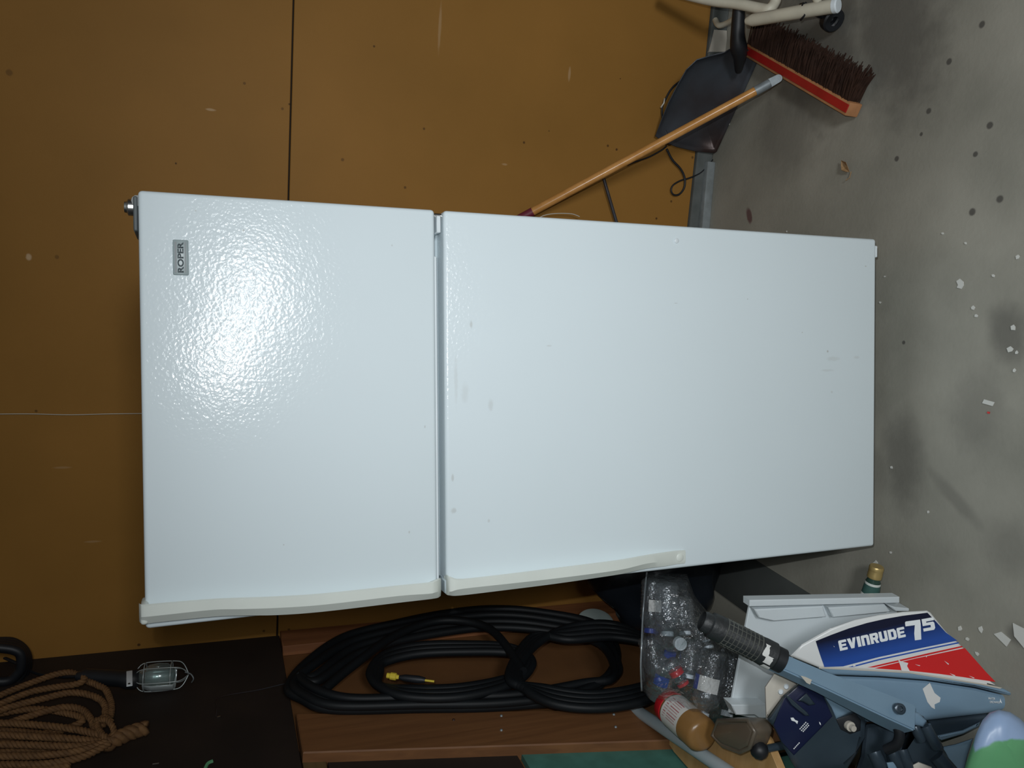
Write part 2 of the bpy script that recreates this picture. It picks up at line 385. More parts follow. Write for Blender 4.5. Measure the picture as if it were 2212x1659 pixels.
# ------------------------------------------------------------------ fridge
G = thing('refrigerator', 'tall white top-freezer refrigerator with pebbled doors standing against the brown wall', 'refrigerator')
G.matrix_world = FM.to_4x4()
X0, X1, ZB, ZT = -.36, .36, .100, 1.666
GT, GB = 1.166, 1.149                           # gap between the doors
def enamel(name, spots):
    m = mat(name, (.685, .765, .80), .5, scale=3, var=.02, coat=.55, spec=.25); nt = m.node_tree; b = nt.nodes['Principled BSDF']
    tc = nt.nodes.new('ShaderNodeTexCoord')
    mpn = nt.nodes.new('ShaderNodeMapping'); nt.links.new(tc.outputs['Object'], mpn.inputs[0])
    n0 = nt.nodes.new('ShaderNodeTexNoise'); n0.inputs['Scale'].default_value = 60; nt.links.new(tc.outputs['Object'], n0.inputs['Vector'])
    ad = nt.nodes.new('ShaderNodeMixRGB'); ad.blend_type = 'ADD'; ad.inputs[0].default_value = .012
    nt.links.new(mpn.outputs[0], ad.inputs[1]); nt.links.new(n0.outputs['Color'], ad.inputs[2])
    vo = nt.nodes.new('ShaderNodeTexVoronoi'); vo.feature = 'SMOOTH_F1'; vo.inputs['Scale'].default_value = 150; vo.inputs['Smoothness'].default_value = .35
    nt.links.new(ad.outputs[0], vo.inputs['Vector'])
    n1 = nt.nodes.new('ShaderNodeTexNoise'); n1.inputs['Scale'].default_value = 210; n1.inputs['Detail'].default_value = 3; nt.links.new(tc.outputs['Object'], n1.inputs['Vector'])
    sm = nt.nodes.new('ShaderNodeMath'); sm.operation = 'ADD'; nt.links.new(vo.outputs['Distance'], sm.inputs[0]); nt.links.new(n1.outputs['Fac'], sm.inputs[1])
    bp = nt.nodes.new('ShaderNodeBump'); bp.inputs['Strength'].default_value = .19; bp.inputs['Distance'].default_value = .002
    nt.links.new(sm.outputs[0], bp.inputs['Height']); nt.links.new(bp.outputs[0], b.inputs['Coat Normal']); b.inputs['Coat Roughness'].default_value = .15
    if spots: mask_spots(m, spots, (.30, .26, .20), .5, 90, 1.2)
    return m
def sp(u, v, rx, rz, s): q = fr(u, v, 0); return (q.x, 0, q.z, rx*.8, 1, rz*.8, 0, s*.6)
M['enamel'] = enamel('pebbled white enamel', [sp(1018, 700, .008, .003, .5), sp(1060, 875, .012, .006, .3), sp(985, 820, .05, .004, .22), sp(978, 1032, .008, .003, .5), sp(980, 1103, .006, .006, .45), sp(1056, 1125, .004, .003, .4),
    sp(1186, 747, .002, .006, .35), sp(1460, 655, .001, .005, .5), sp(1788, 759, .003, .003, .9), sp(1800, 775, .006, .02, .25), sp(1850, 772, .004, .010, .25), sp(1787, 800, .003, .02, .25), sp(1005, 850, .02, .008, .2), sp(1615, 646, .0015, .0015, .8), sp(1797, 847, .003, .003, .4), sp(1733, 718, .0015, .0015, .7), sp(1870, 575, .0015, .003, .9)])
M['enamel_top'] = enamel('pebbled white enamel, freezer', [sp(526, 498, .0025, .0025, .7), sp(884, 1150, .003, .002, .5), sp(847, 530, .002, .0015, .4), sp(423, 455, .0015, .0015, .8), sp(918, 922, .003, .0015, .5), sp(613, 1177, .0015, .0015, .5)])
# cabinet sides, back, top (open-fronted shell behind the doors is closed by the mullion and gaskets)
boxm('cabinet', (X0+.004, .075, .035), (X1-.004, .68, ZT+.004), M['white'], G, .008, 2)
for (z0, z1, nm, mm) in ((GT, ZT, 'freezer_door', 'enamel_top'), (ZB, GB, 'fresh_food_door', 'enamel')):
    d = boxm(nm, (X0, 0, z0), (X1, .058, z1), M[mm], G, .007, 4)
    boxm('gasket', (X0+.012, .058, z0+.012), (X1-.012, .0755, z1-.012), M['gasket'], d, .004, 1)
boxm('mullion', (X0+.006, .045, GB-.02), (X1-.006, .076, GT+.02), M['mullion'], G)
boxm('door_trim', (X0+.008, .010, GT-.0055), (X1-.085, .05, GT+.002), M['white2'], G, .001, 1)
boxm('kick_grille', (X0+.02, .09, .03), (X1-.02, .11, .095), M['gasket'], G, .003, 1)
for x in (X0+.06, X1-.06):
    for y in (.13, .62):
        bm = bmesh.new(); lathe(bm, [(0, 0), (0, .018), (.012, .018), (.014, .008), (.04, .008)], v3(x, y, -.012 - (.0231*x+.0178*y) + .012), (0, 0, 1), 12); obj('foot', bm, M['black'], G, True, 40)
# hinges
h = boxm('top_hinge', (.295, .012, ZT+.001), (.352, .12, ZT+.008), M['gasket'], G, .002, 1)
bm = bmesh.new(); lathe(bm, [(0, .014), (.008, .014), (.010, .010), (.014, .009), (.015, 0)], v3(.336, .03, ZT+.008), (0, 0, 1), 12); obj('hinge_pin', bm, M['chrome'], h, True, 40)
bm = bmesh.new(); lathe(bm, [(0, .009), (.006, .009), (.006, 0)], v3(.345, .02, ZT+.001), (0, -1, .2), 10); obj('screw', bm, M['chrome'], h, True, 40)
h = boxm('middle_hinge', (.318, .004, GB+.0045), (.350, .07, GT-.0045), M['white2'], G, .0015, 1)
bm = bmesh.new(); lathe(bm, [(0, .005), (GT-GB, .005)], v3(.352, .02, GB), (0, 0, 1), 10); obj('hinge_pin', bm, M['chrome'], h, True, 40)
h = boxm('bottom_hinge', (.318, .006, ZB-.010), (.345, .07, ZB-.001), M['white2'], G, .0015, 1)
bm = bmesh.new(); lathe(bm, [(0, .005), (.012, .005)], v3(.350, .03, ZB-.014), (0, 0, 1), 10); obj('hinge_pin', bm, M['chrome'], h, True, 40)
# screw-hole plug
q = fr(1461, 520, 0); bm = bmesh.new(); lathe(bm, [(-.001, .0055), (.0015, .0055), (.0025, .004), (.0026, 0)], q, (0, -1, 0), 14); obj('hole_plug', bm, M['white2'], G, True, 40)
# badge
a, b = fr(374, 594, 0), fr(407, 519, 0)         # lower-left / upper-right as one stands before the fridge
bd = boxm('badge', (a.x, -.003, b.z), (b.x, .001, a.z), M['badge'], G, .002, 2)
w_, h_ = b.x-a.x, a.z-b.z
bd['label'] = 'grey metal nameplate'
obj('lettering', text_bm('ROPER', (a.x+w_*.07, -.0031, b.z+h_*.32), (1, 0, 0), (0, 0, 1), w_*.86, h_*.38, .0006, .03), M['badge_dark'], bd)
boxm('stripe', (a.x+w_*.07, -.0036, b.z+h_*.76), (b.x-w_*.07, -.002, b.z+h_*.88), M['badge_dark'], bd)
boxm('stripe', (a.x+w_*.07, -.0036, b.z+h_*.17), (b.x-w_*.07, -.002, b.z+h_*.24), M['badge_dark'], bd)
# handles: swept section with a chamfered outer side; rows (u, v_right, v_middle, v_left, stand-off)
def handle(rows, nm):
    bm = bmesh.new(); rings = []
    for (u, vr, vm, vl, so) in rows:
        yf = -so
        A = fr(u, vr, 0); R_ = fr(u, vr, yf); Mi = fr(u, vm, yf); L = fr(u, vl, yf*.62)
        z = R_.z; xr = R_.x
        prof = [(A.x-.001, .0005), (xr, yf+.003), (xr-.002, yf), (Mi.x, yf), (L.x+.001, yf*.62), (L.x+.004, .0005)]
        if prof[3][0] > prof[2][0]: prof[3] = (prof[2][0]-.001, yf)
        rings.append([bm.verts.new((x, y, z)) for (x, y) in prof])
    for A, B in zip(rings, rings[1:]):
        for k in range(len(A)): j = (k+1) % len(A); bm.faces.new((A[k], A[j], B[j], B[k]))
    bm.faces.new(rings[0]); bm.faces.new(rings[-1][::-1])
    return obj(nm, bm, M['cream'], G, True, 28)
def interp(rows, n=4):
    P = [Vector((*r[:3],)) for r in rows]; Q = [Vector((r[3], r[4], 0)) for r in rows]
    A, B = catmull(P, n), catmull(Q, n); return [(a.x, a.y, a.z, b.x, b.y) for a, b in zip(A, B)]
hd = handle(interp([(300, 1304, 1330, 1344, .012), (303, 1306, 1332, 1348, .024), (312, 1307, 1333, 1349, .030), (360, 1302.4, 1328, 1343.6, .032), (460, 1294.5, 1317.5, 1333.7, .032), (520, 1292, 1316, 1331, .032), (600, 1289, 1313.4, 1330, .032), (700, 1282.5, 1306.4, 1322.5, .032), (860, 1265.5, 1287.7, 1303.5, .032), (925, 1259, 1283, 1296, .032), (940, 1254, 1280, 1294, .030), (949, 1250, 1277, 1292, .022), (953, 1250, 1273, 1288, .010)]), 'freezer_handle')
q = fr(522, 1303, -.032); bm = bmesh.new(); lathe(bm, [(-.002, .006), (.0004, .006), (.0005, 0)], q, (0, -1, 0), 14); obj('hole_plug', bm, M['cream'], hd, True, 40)
a = fr(318, 1320, 0); boxm('end_bracket', (a.x-.0165, -.024, ZT-.006), (a.x+.0165, .03, ZT+.006), M['cream'], hd, .005, 3)
hd = handle(interp([(963, 1243, 1275, 1282, .010), (967, 1243, 1277, 1285, .022), (975, 1247, 1278, 1287, .030), (1000, 1251, 1272, 1287, .033), (1100, 1240, 1261, 1275, .033), (1200, 1227.5, 1249.7, 1262.4, .033), (1300, 1215, 1237, 1248, .032), (1350, 1208, 1229, 1240, .029), (1400, 1199, 1217, 1229, .022), (1440, 1193, 1213, 1224, .013), (1462, 1190, 1212, 1220, .008), (1481, 1189, 1211, 1218, .006)]), 'fresh_food_handle')
q = fr(1469, 1204.5, -.008); bm = bmesh.new(); lathe(bm, [(-.003, .0085), (.0002, .0085), (.0012, .007), (.0013, 0)], q, (0, -1, 0), 16); obj('hole_plug', bm, M['cream'], hd, True, 40)
bm = bmesh.new(); 
q = fr(958, 1262, -.008); boxm('end_cap', (q.x-.018, -.012, GB-.001), (q.x+.008, .03, GB+.007), M['mullion'], hd, .002, 1)

# ------------------------------------------------------------------ string hanging on the wall above the fridge
q = [ony(u, v, YW-.006) for (u, v) in ((-40, 895), (60, 894), (150, 896), (240, 894), (330, 893))]
q.append(q[-1]+v3(.002, 0, -.25))
tag(tubem('string', catmull(q, 6), .0010, M['string'], None, 6), 'thin white string hanging down the wall behind the refrigerator top', 'string')

# ------------------------------------------------------------------ right-hand tools
# loose wooden handle leaning into the corner behind the fridge
ferr = onz(1681, 170, .055); top = ony(1140, 463, YW-.05)
ax = (top-ferr).normalized()
T = thing('broom_handle', 'varnished wooden pole with galvanised tip leaning behind the refrigerator', 'handle', ferr)
tubem('shaft', [ferr+ax*.045, ferr+ax*.3, top], .0125, M['handle_wood'], T, 14)
tubem('end_sleeve', [top-ax*.018, top+ax*.12], .0135, M['maroon'], T, 14)
bm = bmesh.new(); tube(bm, [ferr+ax*.025, ferr+ax*.030, ferr+ax*.07], [.0125, .0135, .0138], 14)
n_ = ax.cross(FW).normalized(); k_ = n_.cross(ax).normalized()
bm2 = []
for i in range(13):
    t = math.pi*i/12; bm2.append(ferr+ax*(-.004-.011*math.sin(t)+.004)+n_*(.011*math.cos(t)))
bm2 = [ferr+ax*.03+n_*.0125]+bm2+[ferr+ax*.03-n_*.0125]
prism(bm, [p+k_*.003 for p in bm2], -k_*.006)
o = obj('ferrule', bm, M['galv'], T, True, 40); o['label'] = 'galvanised metal ferrule with a hole'
bm = bmesh.new(); lathe(bm, [(0, .0038), (.0075, .0038)], ferr+ax*(-.002)-k_*.00375, k_, 10); obj('screw_hole', bm, M['seam'], o)
settle(T)
# push broom head lying on its bristles' side
A, B = onz(1604, 104, .046), onz(1831, 236, .046)
ab = (B-A).normalized(); out = v3(0, 0, 1).cross(ab).normalized()
if out.x < 0: out = -out
T = thing('push_broom_head', 'red topped push broom head with brown bristles lying on the floor', 'broom', (A.x, A.y, 0))
L = (B-A).length
bm = bmesh.new(); obox(bm, A+v3(0, 0, -.040)-out*.017, ab*L, out*.034, v3(0, 0, .040), .003); obj('block', bm, M['broom_wood'], T, True, 40)
bm = bmesh.new(); obox(bm, A+v3(0, 0, -.002)-out*.010+ab*.02, ab*(L-.021), out*.021, v3(0, 0, .0035), .001); obj('paint_band', bm, M['red_paint'], T)
bm = bmesh.new(); random.seed(3)
for i in range(110):
    for j in range(9):
        s0 = .012+(L-.024)*(i+random.random())/110; z0 = -.038+.036*(j+random.random())/9
        p0 = A+ab*s0+out*.014+v3(0, 0, z0)
        ln = .074*(.85+.3*random.random()); dv = out+ab*random.uniform(-.22, .22)+v3(0, 0, ((z0+.015)/.05)*.5+random.uniform(-.15, .15))
        p1 = p0+dv*ln*.5; p2 = p1+(dv+v3(random.uniform(-.2, .2), random.uniform(-.2, .2), -.12))*ln*.5
        for p_ in (p1, p2): p_.z = max(p_.z, .002)
        tube(bm, [p0, p1, p2], [.0022, .002, .0012], 3, cap=False)
tag(obj('bristles', bm, M['bristle'], T), kind='stuff')
settle(T)
# shovel leaning with its blade against the wall
PA, PB, PC = v3(.622, .915, .004), v3(.885, .744, .004), v3(.655, .925, .225)
pn = (PB-PA).cross(PC-PA).normalized()
out_ = [(1640, 128), (1622, 178), (1598, 232), (1575, 275), (1552, 328), (1543, 331), (1500, 327), (1462, 318), (1432, 306), (1415, 294), (1427, 262), (1443, 222), (1462, 185), (1482, 150), (1505, 128), (1535, 119), (1565, 112), (1600, 92)]
pts = [onp(u, v, PA, pn) for u, v in out_]
for p in pts: p.y = min(p.y, YW-.012); p.z = max(p.z, .004)
if pn.dot(CR-PA) < 0: pn = -pn
cen = sum(pts, Vector())/len(pts)
bm = bmesh.new()
rings = []
for k, (s, off) in enumerate(((1., .0), (.94, -.014), (.78, -.030), (.45, -.040), (.15, -.042))):
    rings.append([bm.verts.new(cen+(p-cen)*s+pn*off*1.) for p in pts])
for R0, R1 in zip(rings, rings[1:]):
    for i in range(len(R0)): j = (i+1) % len(R0); bm.faces.new((R0[i], R0[j], R1[j], R1[i]))
bm.faces.new(rings[-1])
T = thing('shovel', 'dark steel shovel with a black handle resting low against the wall', 'shovel', (cen.x, cen.y, 0))
o = obj('blade', bm, M['steel_dark'], T, True, 60); so = o.modifiers.new('s', 'SOLIDIFY'); so.thickness = .0025
s0 = onp(1592, 150, PA, pn)+pn*.012; s1 = onp(1586, 62, PA, pn)+pn*.03; s1.z = max(s1.z, .03)
s2 = s1+v3(.16, -.015, .02)
tubem('socket', catmull([s0, (s0+s1)/2+pn*.014, s1, s2], 5), [.010, .012, .014, .016, .018, .022, .024, .025, .024, .022, .020, .019, .018, .018, .018, .018], M['black'], T, 12)
tubem('shaft', [s2-v3(.02, 0, 0), s2+v3(.9, -.06, .15)], .017, M['black'], T, 12)
settle(T)
# cord with a loop against the wall
c = [ony(u, v, YW-.01) for (u, v) in ((1500, 160), (1478, 170), (1452, 190), (1436, 218), (1430, 235), (1432, 262), (1440, 290), (1440, 312))]
c2 = [ony(u, v, YW-.012) for (u, v) in ((1440, 322), (1452, 345), (1470, 365), (1479, 385), (1478, 405), (1468, 419), (1456, 421), (1450, 412), (1454, 400), (1470, 390), (1490, 384), (1515, 372), (1540, 345))]
c3 = [ony(u, v, YW-.01) for (u, v) in ((1440, 315), (1428, 325), (1400, 340), (1370, 350), (1356, 356))]
T = thing('black_cord', 'black cord with a small loop hanging on the wall beside the shovel', 'cord', (c[4].x, c[4].y, c[4].z))
bm = bmesh.new(); tube(bm, catmull(c, 6), .0032, 7); tube(bm, catmull(c2, 6), [.004-.0018*i/72 for i in range(73)], 7); tube(bm, catmull(c3, 6), .0025, 7); obj('strand', bm, M['black'], T, True)
q = ony(1432, 223, YW-.012); bm = bmesh.new(); tube(bm, [q+v3(-.014, 0, .006), q+v3(0, -.006, 0), q+v3(.015, 0, -.004)], .0025, 6); obj('tie', bm, M['string'], T, True); settle(T)
q0, q1 = ony(1304, 386, YW-.02), ony(1333, 485, YW-.02)
tag(tubem('metal_rod', [q0, q1+(q1-q0)*.15], .0055, M['steel_dark'], None, 8), 'thin dark metal rod fixed to the wall beside the refrigerator', 'rod')
q = [ony(u, v, YW-.03) for (u, v) in ((1165, 470), (1180, 464), (1205, 461), (1235, 462), (1252, 468))]
tag(tubem('white_thread', catmull(q, 5), .0013, M['string'], None, 5), 'short white thread curling beside the wooden pole at the fridge edge', 'string')
# white tube frame with a caster
T = thing('tubular_frame', 'worn white tubular metal frame with a dark caster at the top edge', 'frame', (.93, .36, 0))
P = [dep(u, v, d) for (u, v, d) in ((1440, -22, 2.42), (1530, 0, 2.38), (1590, 8, 2.34), (1640, 18, 2.30), (1660, 20, 2.28), (1672, 8, 2.28), (1677, -12, 2.28), (1672, -70, 2.30))]
tubem('rail', catmull(P, 6), .015, M['tube_white'], T, 12)
e0, e1 = dep(1612, 46, 2.24), dep(1806, 12, 2.06)
o = tubem('leg_tube', [e0, e0+(e1-e0)*.08, e1], [.009, .0165, .018], M['tube_white'], T, 14)
ee = (e1-e0).normalized()
bm = bmesh.new(); lathe(bm, [(-.006, .0188), (.004, .0188), (.007, .016), (.0075, 0)], e1, ee, 16); obj('end_cap', bm, M['tube_cap'], o, True, 40)
tubem('stub', [dep(1772, 15, 2.085), dep(1757, -15, 2.10)], .010, M['tube_white'], T, 10)
bm = bmesh.new(); c0 = e0+(e1-e0)*.62
tube(bm, [c0+ee*(.004*math.sin(2*k))+(RT*math.cos(k*.6)-FW*math.sin(k*.6))*.0195+ee*.0012*k for k in range(12)], .003, 6); obj('wire_tie', bm, M['black'], T, True)
tubem('link', catmull([dep(1545, 43, 2.54), dep(1553, 55, 2.52), dep(1572, 49, 2.5), dep(1590, 38, 2.46)], 4), .009, M['tube_white'], T, 8)
cc = onz(1797, 42, .030)
bm = bmesh.new(); lathe(bm, [(-.014, .012), (-.014, .026), (-.010, .030), (.010, .030), (.014, .026), (.014, .012)], cc, (.5, .8, 0), 20); obj('caster', bm, M['black'], T, True, 40)
tubem('caster_stem', [cc+v3(0, 0, .0), cc+v3(.01, .01, .05), e1-ee*.05], .008, M['black'], T, 8)
bm = bmesh.new(); prism(bm, [v3(1.16, -.30, .05), v3(1.16, .50, .05), v3(1.24, .50, .50), v3(1.24, -.30, .50)], v3(.012, 0, 0)); obj('added_shade_panel', bm, M['black'], T)  # unseen panel, added beyond the tubes to shade the floor strip
settle(T)
# piece of tan board on the wall foot behind the shovel
bm = bmesh.new(); prism(bm, [ony(u, v, YW-.014) for (u, v) in ((1532, 112), (1543, 64), (1570, 66), (1570, 112))], v3(0, .01, 0)); tag(obj('board_scrap', bm, M['beige']), 'small tan board scrap standing behind the shovel blade', 'board')

# ------------------------------------------------------------------ floor litter
def flake(name, u, v, pts, m, label, cat, group=None, h=.002):
    q = onz(u, v, 0); bm = bmesh.new(); prism(bm, [v3(q.x+x, q.y+y, .0005) for x, y in pts], v3(0, 0, h)); o = obj(name, bm, m); return tag(o, label, cat, group)
q = onz(1832, 360, 0)
T = thing('dry_leaf', 'curled dry brown leaf lying on the floor by the wall', 'leaf', q)
bm = bmesh.new(); lp = [(-.032, 0), (-.018, .012), (-.004, .018), (.008, .012), (.030, .002), (.010, -.010), (-.004, -.014), (-.020, -.008)]
vs = [bm.verts.new(q+v3(x*.5+y*.6, x*.6-y*.5, .004+abs(y)*.8+abs(x)*.15)) for x, y in lp]; c_ = bm.verts.new(q+v3(0, 0, .002))
for i in range(8): bm.faces.new((c_, vs[i], vs[(i+1) % 8]))
o = obj('blade', bm, M['leaf'], T); o.modifiers.new('s', 'SOLIDIFY').thickness = .0008
tubem('stalk', [q+v3(-.014, -.018, .004), q+v3(-.030, -.020, .008), q+v3(-.036, -.010, .010)], .0012, M['leaf'], T, 5); settle(T)
flake('paint_flake', 2075, 612, [(-.012, -.006), (-.004, -.010), (.004, -.008), (.010, .002), (.004, .010), (-.004, .004), (-.010, .006)], M['flake'], 'jagged pale paint flake on the floor below the right fridge corner', 'flake')
flake('torn_paper', 2137, 871, [(-.004, -.010), (.005, -.013), (.006, .012), (-.003, .015)], M['flake'], 'torn white paper scrap with a red edge on the floor', 'paper')
flake('red_scrap', 2139, 879, [(-.0145, -.002), (-.0105, -.002), (-.0105, .003), (-.0145, .003)], M['decal_red'], 'tiny red strip lying against the torn white paper scrap', 'paper')
flake('paint_flake', 1892, 1216, [(-.006, -.003), (.003, -.008), (.007, .000), (.001, .004), (-.005, .010)], M['flake'], 'white paint chip next to the gold bottle cap', 'flake')
flake('paint_flake', 2205, 1375, [(-.02, -.015), (.0, -.03), (.02, -.01), (.02, .02), (-.005, .012)], M['flake'], 'largest white paint patch at the frame edge right of the motor', 'flake')
flake('paint_flake', 2165, 1378, [(-.012, -.014), (.006, -.02), (.012, .004), (.0, .018)], M['flake'], 'triangular white paint flake above the motor rear tip', 'flake')
for (u, v, r) in ((2103, 665, .005), (2110, 682, .006), (2190, 708, .007), (2183, 755, .008), (2197, 762, .005), (2087, 525, .004), (2147, 595, .004), (1927, 1010, .004), (2192, 800, .004), (2120, 1360, .007), (2075, 1358, .006), (2090, 1380, .006), (2112, 1412, .006), (1700, 500, .003), (1912, 597, .003), (1902, 653, .004), (2006, 1106, .004), (1925, 1193, .004), (2200, 555, .006), (2038, 504, .004), (1576, 268, .004)):
    random.seed(u); n = 5
    flake('paint_chip', u, v, [(r*random.uniform(.5, 1.2)*math.cos(6.283*i/n), r*random.uniform(.5, 1.2)*math.sin(6.283*i/n)) for i in range(n)], M['flake'], 'tiny white paint chip among those scattered on the concrete floor', 'chip', 'white paint chips scattered on the floor')

# ------------------------------------------------------------------ left side: what hangs on the wall
XH = XL+.048
def wl(pts, x=XH, n=8, closed=False): return catmull([onx(p[0], p[1], x+(p[2] if len(p) > 2 else 0)) for p in pts], n, closed)
T = thing('hose_coil', 'black hose coil with brass fitting hanging in the open stud bay', 'hose', onx(900, 1440, XH))
random.seed(11)
outer = [(622, 1485), (660, 1432), (740, 1375), (860, 1345), (960, 1325), (1060, 1315), (1170, 1322), (1290, 1350), (1330, 1420), (1260, 1500), (1100, 1525), (900, 1530), (720, 1532), (650, 1510)]
loops = [([(u+random.uniform(-4, 6), v+dv*(1 if v < 1440 else -.6)) for u, v in outer], dx) for dv, dx in ((0, .0), (13, .012), (27, .004), (40, .018))]
bm = bmesh.new()
for k, (lp_, dx) in enumerate(loops): tube(bm, wl([(u+k*9 if u < 800 else u, v, dx) for u, v in lp_], XH, 8, True), .0125, 9, True)
for k in range(3):
    tube(bm, wl([(800+k*10, 1452, .03), (830, 1415+k*8, .03), (900, 1395+k*9, .034), (1000, 1392+k*8, .036), (1100, 1398+k*6, .034), (1150-k*8, 1430, .03), (1110, 1475-k*7, .028), (1000, 1505-k*10, .03), (880, 1505-k*8, .03), (820, 1482, .03)], XH, 8, True), .0125, 9, True)
for k in range(4):
    tube(bm, wl([(1120-k*7, 1465, .045), (1150, 1400-k*8, .045), (1230, 1355+k*9, .05), (1330, 1350+k*9, .05), (1420, 1400, .05), (1440-k*7, 1460, .045), (1400, 1510-k*10, .045), (1290, 1530-k*10, .045), (1180, 1515-k*9, .045)], XH, 8, True), .0125, 9, True)
tube(bm, wl([(1130, 1450, .05), (1060, 1360, .05), (960, 1340, .045), (860, 1370, .04), (760, 1440, .03), (700, 1490, .02)], XH, 8), .0125, 9)
obj('loops', bm, M['hose'], T, True, 60)
f0, f1, f2, f3 = (onx(u, v, XH+.05) for u, v in ((836, 1459), (862, 1463), (905, 1468), (938, 1472)))
o = tubem('fitting', [f0, f0+(f1-f0)*.25, f0+(f1-f0)*.3, f0+(f1-f0)*.75, f0+(f1-f0)*.8, f1], [.007, .007, .0095, .0095, .006, .005], M['brass'], T, 10, angle=30); o['label'] = 'yellow brass hose fitting'
tubem('nozzle', [f1, f1+(f2-f1)*.3, f2, f2+(f3-f2)*.4], [.005, .009, .010, .007], M['black'], T, 10)
tubem('nozzle_tip', [f2+(f3-f2)*.35, f3], .003, M['brass'], T, 8)
settle(T)
# pale round lid wedged behind the coil
c0 = onx(1286, 1348, XL+.03)
bm = bmesh.new(); lathe(bm, [(0, 0), (0, .058), (.004, .060), (.010, .060), (.012, .056), (.012, 0)], c0, (.93, -.30, .1), 30)
tag(obj('round_lid', bm, M['pale'], None, True, 40), 'pale round plastic lid wedged behind the black hose', 'lid')
# black trash bag in the corner behind
bm = bmesh.new(); grow(bm, (-.70, .70, .20), (.215, .19, .205), .20, 2.2, 4, 3.1)
for v in bm.verts:
    v.co.z = max(v.co.z, .004); v.co.y = min(v.co.y, YW-.03); v.co.x = max(v.co.x, XL+.03)
tag(obj('trash_bag', bm, M['trash'], None, True), 'black plastic bag slumped in the corner left of the refrigerator', 'bag')
# rope
T = thing('rope_coil', 'coil of twisted brown manila rope hanging on the dark wall board', 'rope', onx(120, 1550, XL+.04))
def strands(bm, path, r=.0085, pitch=.030):
    Ls = [0.]
    for a, b in zip(path, path[1:]): Ls.append(Ls[-1]+(b-a).length)
    n = max(int(Ls[-1]/.0045), 4); P = []; j = 0
    for i in range(n+1):
        s = Ls[-1]*i/n
        while j < len(Ls)-2 and Ls[j+1] < s: j += 1
        P.append(path[j].lerp(path[j+1], (s-Ls[j])/max(Ls[j+1]-Ls[j], 1e-9)))
    F = frames(P)
    for k in range(3):
        tube(bm, [p+(nn*math.cos(2*math.pi*(i*.0045/pitch+k/3))+bb*math.sin(2*math.pi*(i*.0045/pitch+k/3)))*r*.52 for i, (p, (t, nn, bb)) in enumerate(zip(P, F))], r*.56, 5)
bm = bmesh.new(); XR = XL+.03
strands(bm, wl([(-90, 1540, .0), (0, 1502, .0), (60, 1478, .004), (120, 1457, .008), (155, 1453, .010), (180, 1467, .012), (205, 1478, .014), (228, 1490, .014), (240, 1520, .014), (238, 1548, .016), (222, 1566, .02), (200, 1575, .02)], XR))
strands(bm, wl([(-90, 1562, .012), (0, 1521, .012), (70, 1494, .014), (130, 1483, .016), (165, 1478, .016), (183, 1468, .02), (172, 1455, .018)], XR))
strands(bm, wl([(-90, 1580, .02), (0, 1535, .02), (90, 1510, .02), (160, 1496, .02), (215, 1510, .018), (228, 1540, .018), (212, 1570, .024)], XR))
strands(bm, wl([(-90, 1600, .01), (0, 1568, .012), (70, 1545, .014), (135, 1528, .016), (175, 1532, .016), (196, 1553, .018), (205, 1580, .02)], XR))
strands(bm, wl([(-90, 1568, .024), (0, 1562, .026), (80, 1566, .028), (160, 1575, .028), (215, 1588, .03), (245, 1600, .03)], XR))
strands(bm, wl([(-90, 1590, .03), (0, 1588, .03), (90, 1592, .03), (170, 1597, .03), (225, 1603, .03)], XR))
strands(bm, wl([(-90, 1612, .03), (0, 1608, .03), (90, 1610, .03), (160, 1612, .03), (225, 1606, .03)], XR))
strands(bm, wl([(-90, 1640, .03), (0, 1634, .034), (90, 1632, .034), (170, 1622, .034), (232, 1602, .032)], XR))
strands(bm, wl([(-90, 1655, .02), (0, 1652, .024), (100, 1650, .03), (180, 1634, .03), (236, 1606, .03)], XR))
strands(bm, wl([(-90, 1690, .02), (0, 1672, .02), (80, 1662, .022), (150, 1655, .024)], XR))
strands(bm, wl([(-60, 1555, .0), (60, 1532, .0), (140, 1540, .004), (180, 1556, .006), (120, 1580, .0), (0, 1600, 0), (-90, 1620, 0)], XR))
strands(bm, wl([(-60, 1575, .0), (60, 1582, .0), (140, 1596, .004), (100, 1620, .0), (0, 1625, 0), (-90, 1640, 0)], XR))
obj('loops', bm, M['rope'], T, True)
bm = bmesh.new()
strands(bm, wl([(206, 1556, .03), (232, 1556, .045), (246, 1578, .04), (240, 1602, .03), (222, 1588, .04), (210, 1566, .03), (226, 1548, .04), (240, 1560, .045)], XR), .0075)
obj('binding', bm, M['rope'], T, True)
bm = bmesh.new(); pth = wl([(225, 1612, .02), (245, 1600, .024), (270, 1588, .024), (298, 1577, .024), (316, 1574, .022)], XR); strands(bm, pth, .018, .05); obj('tail', bm, M['rope'], T, True)
settle(T)
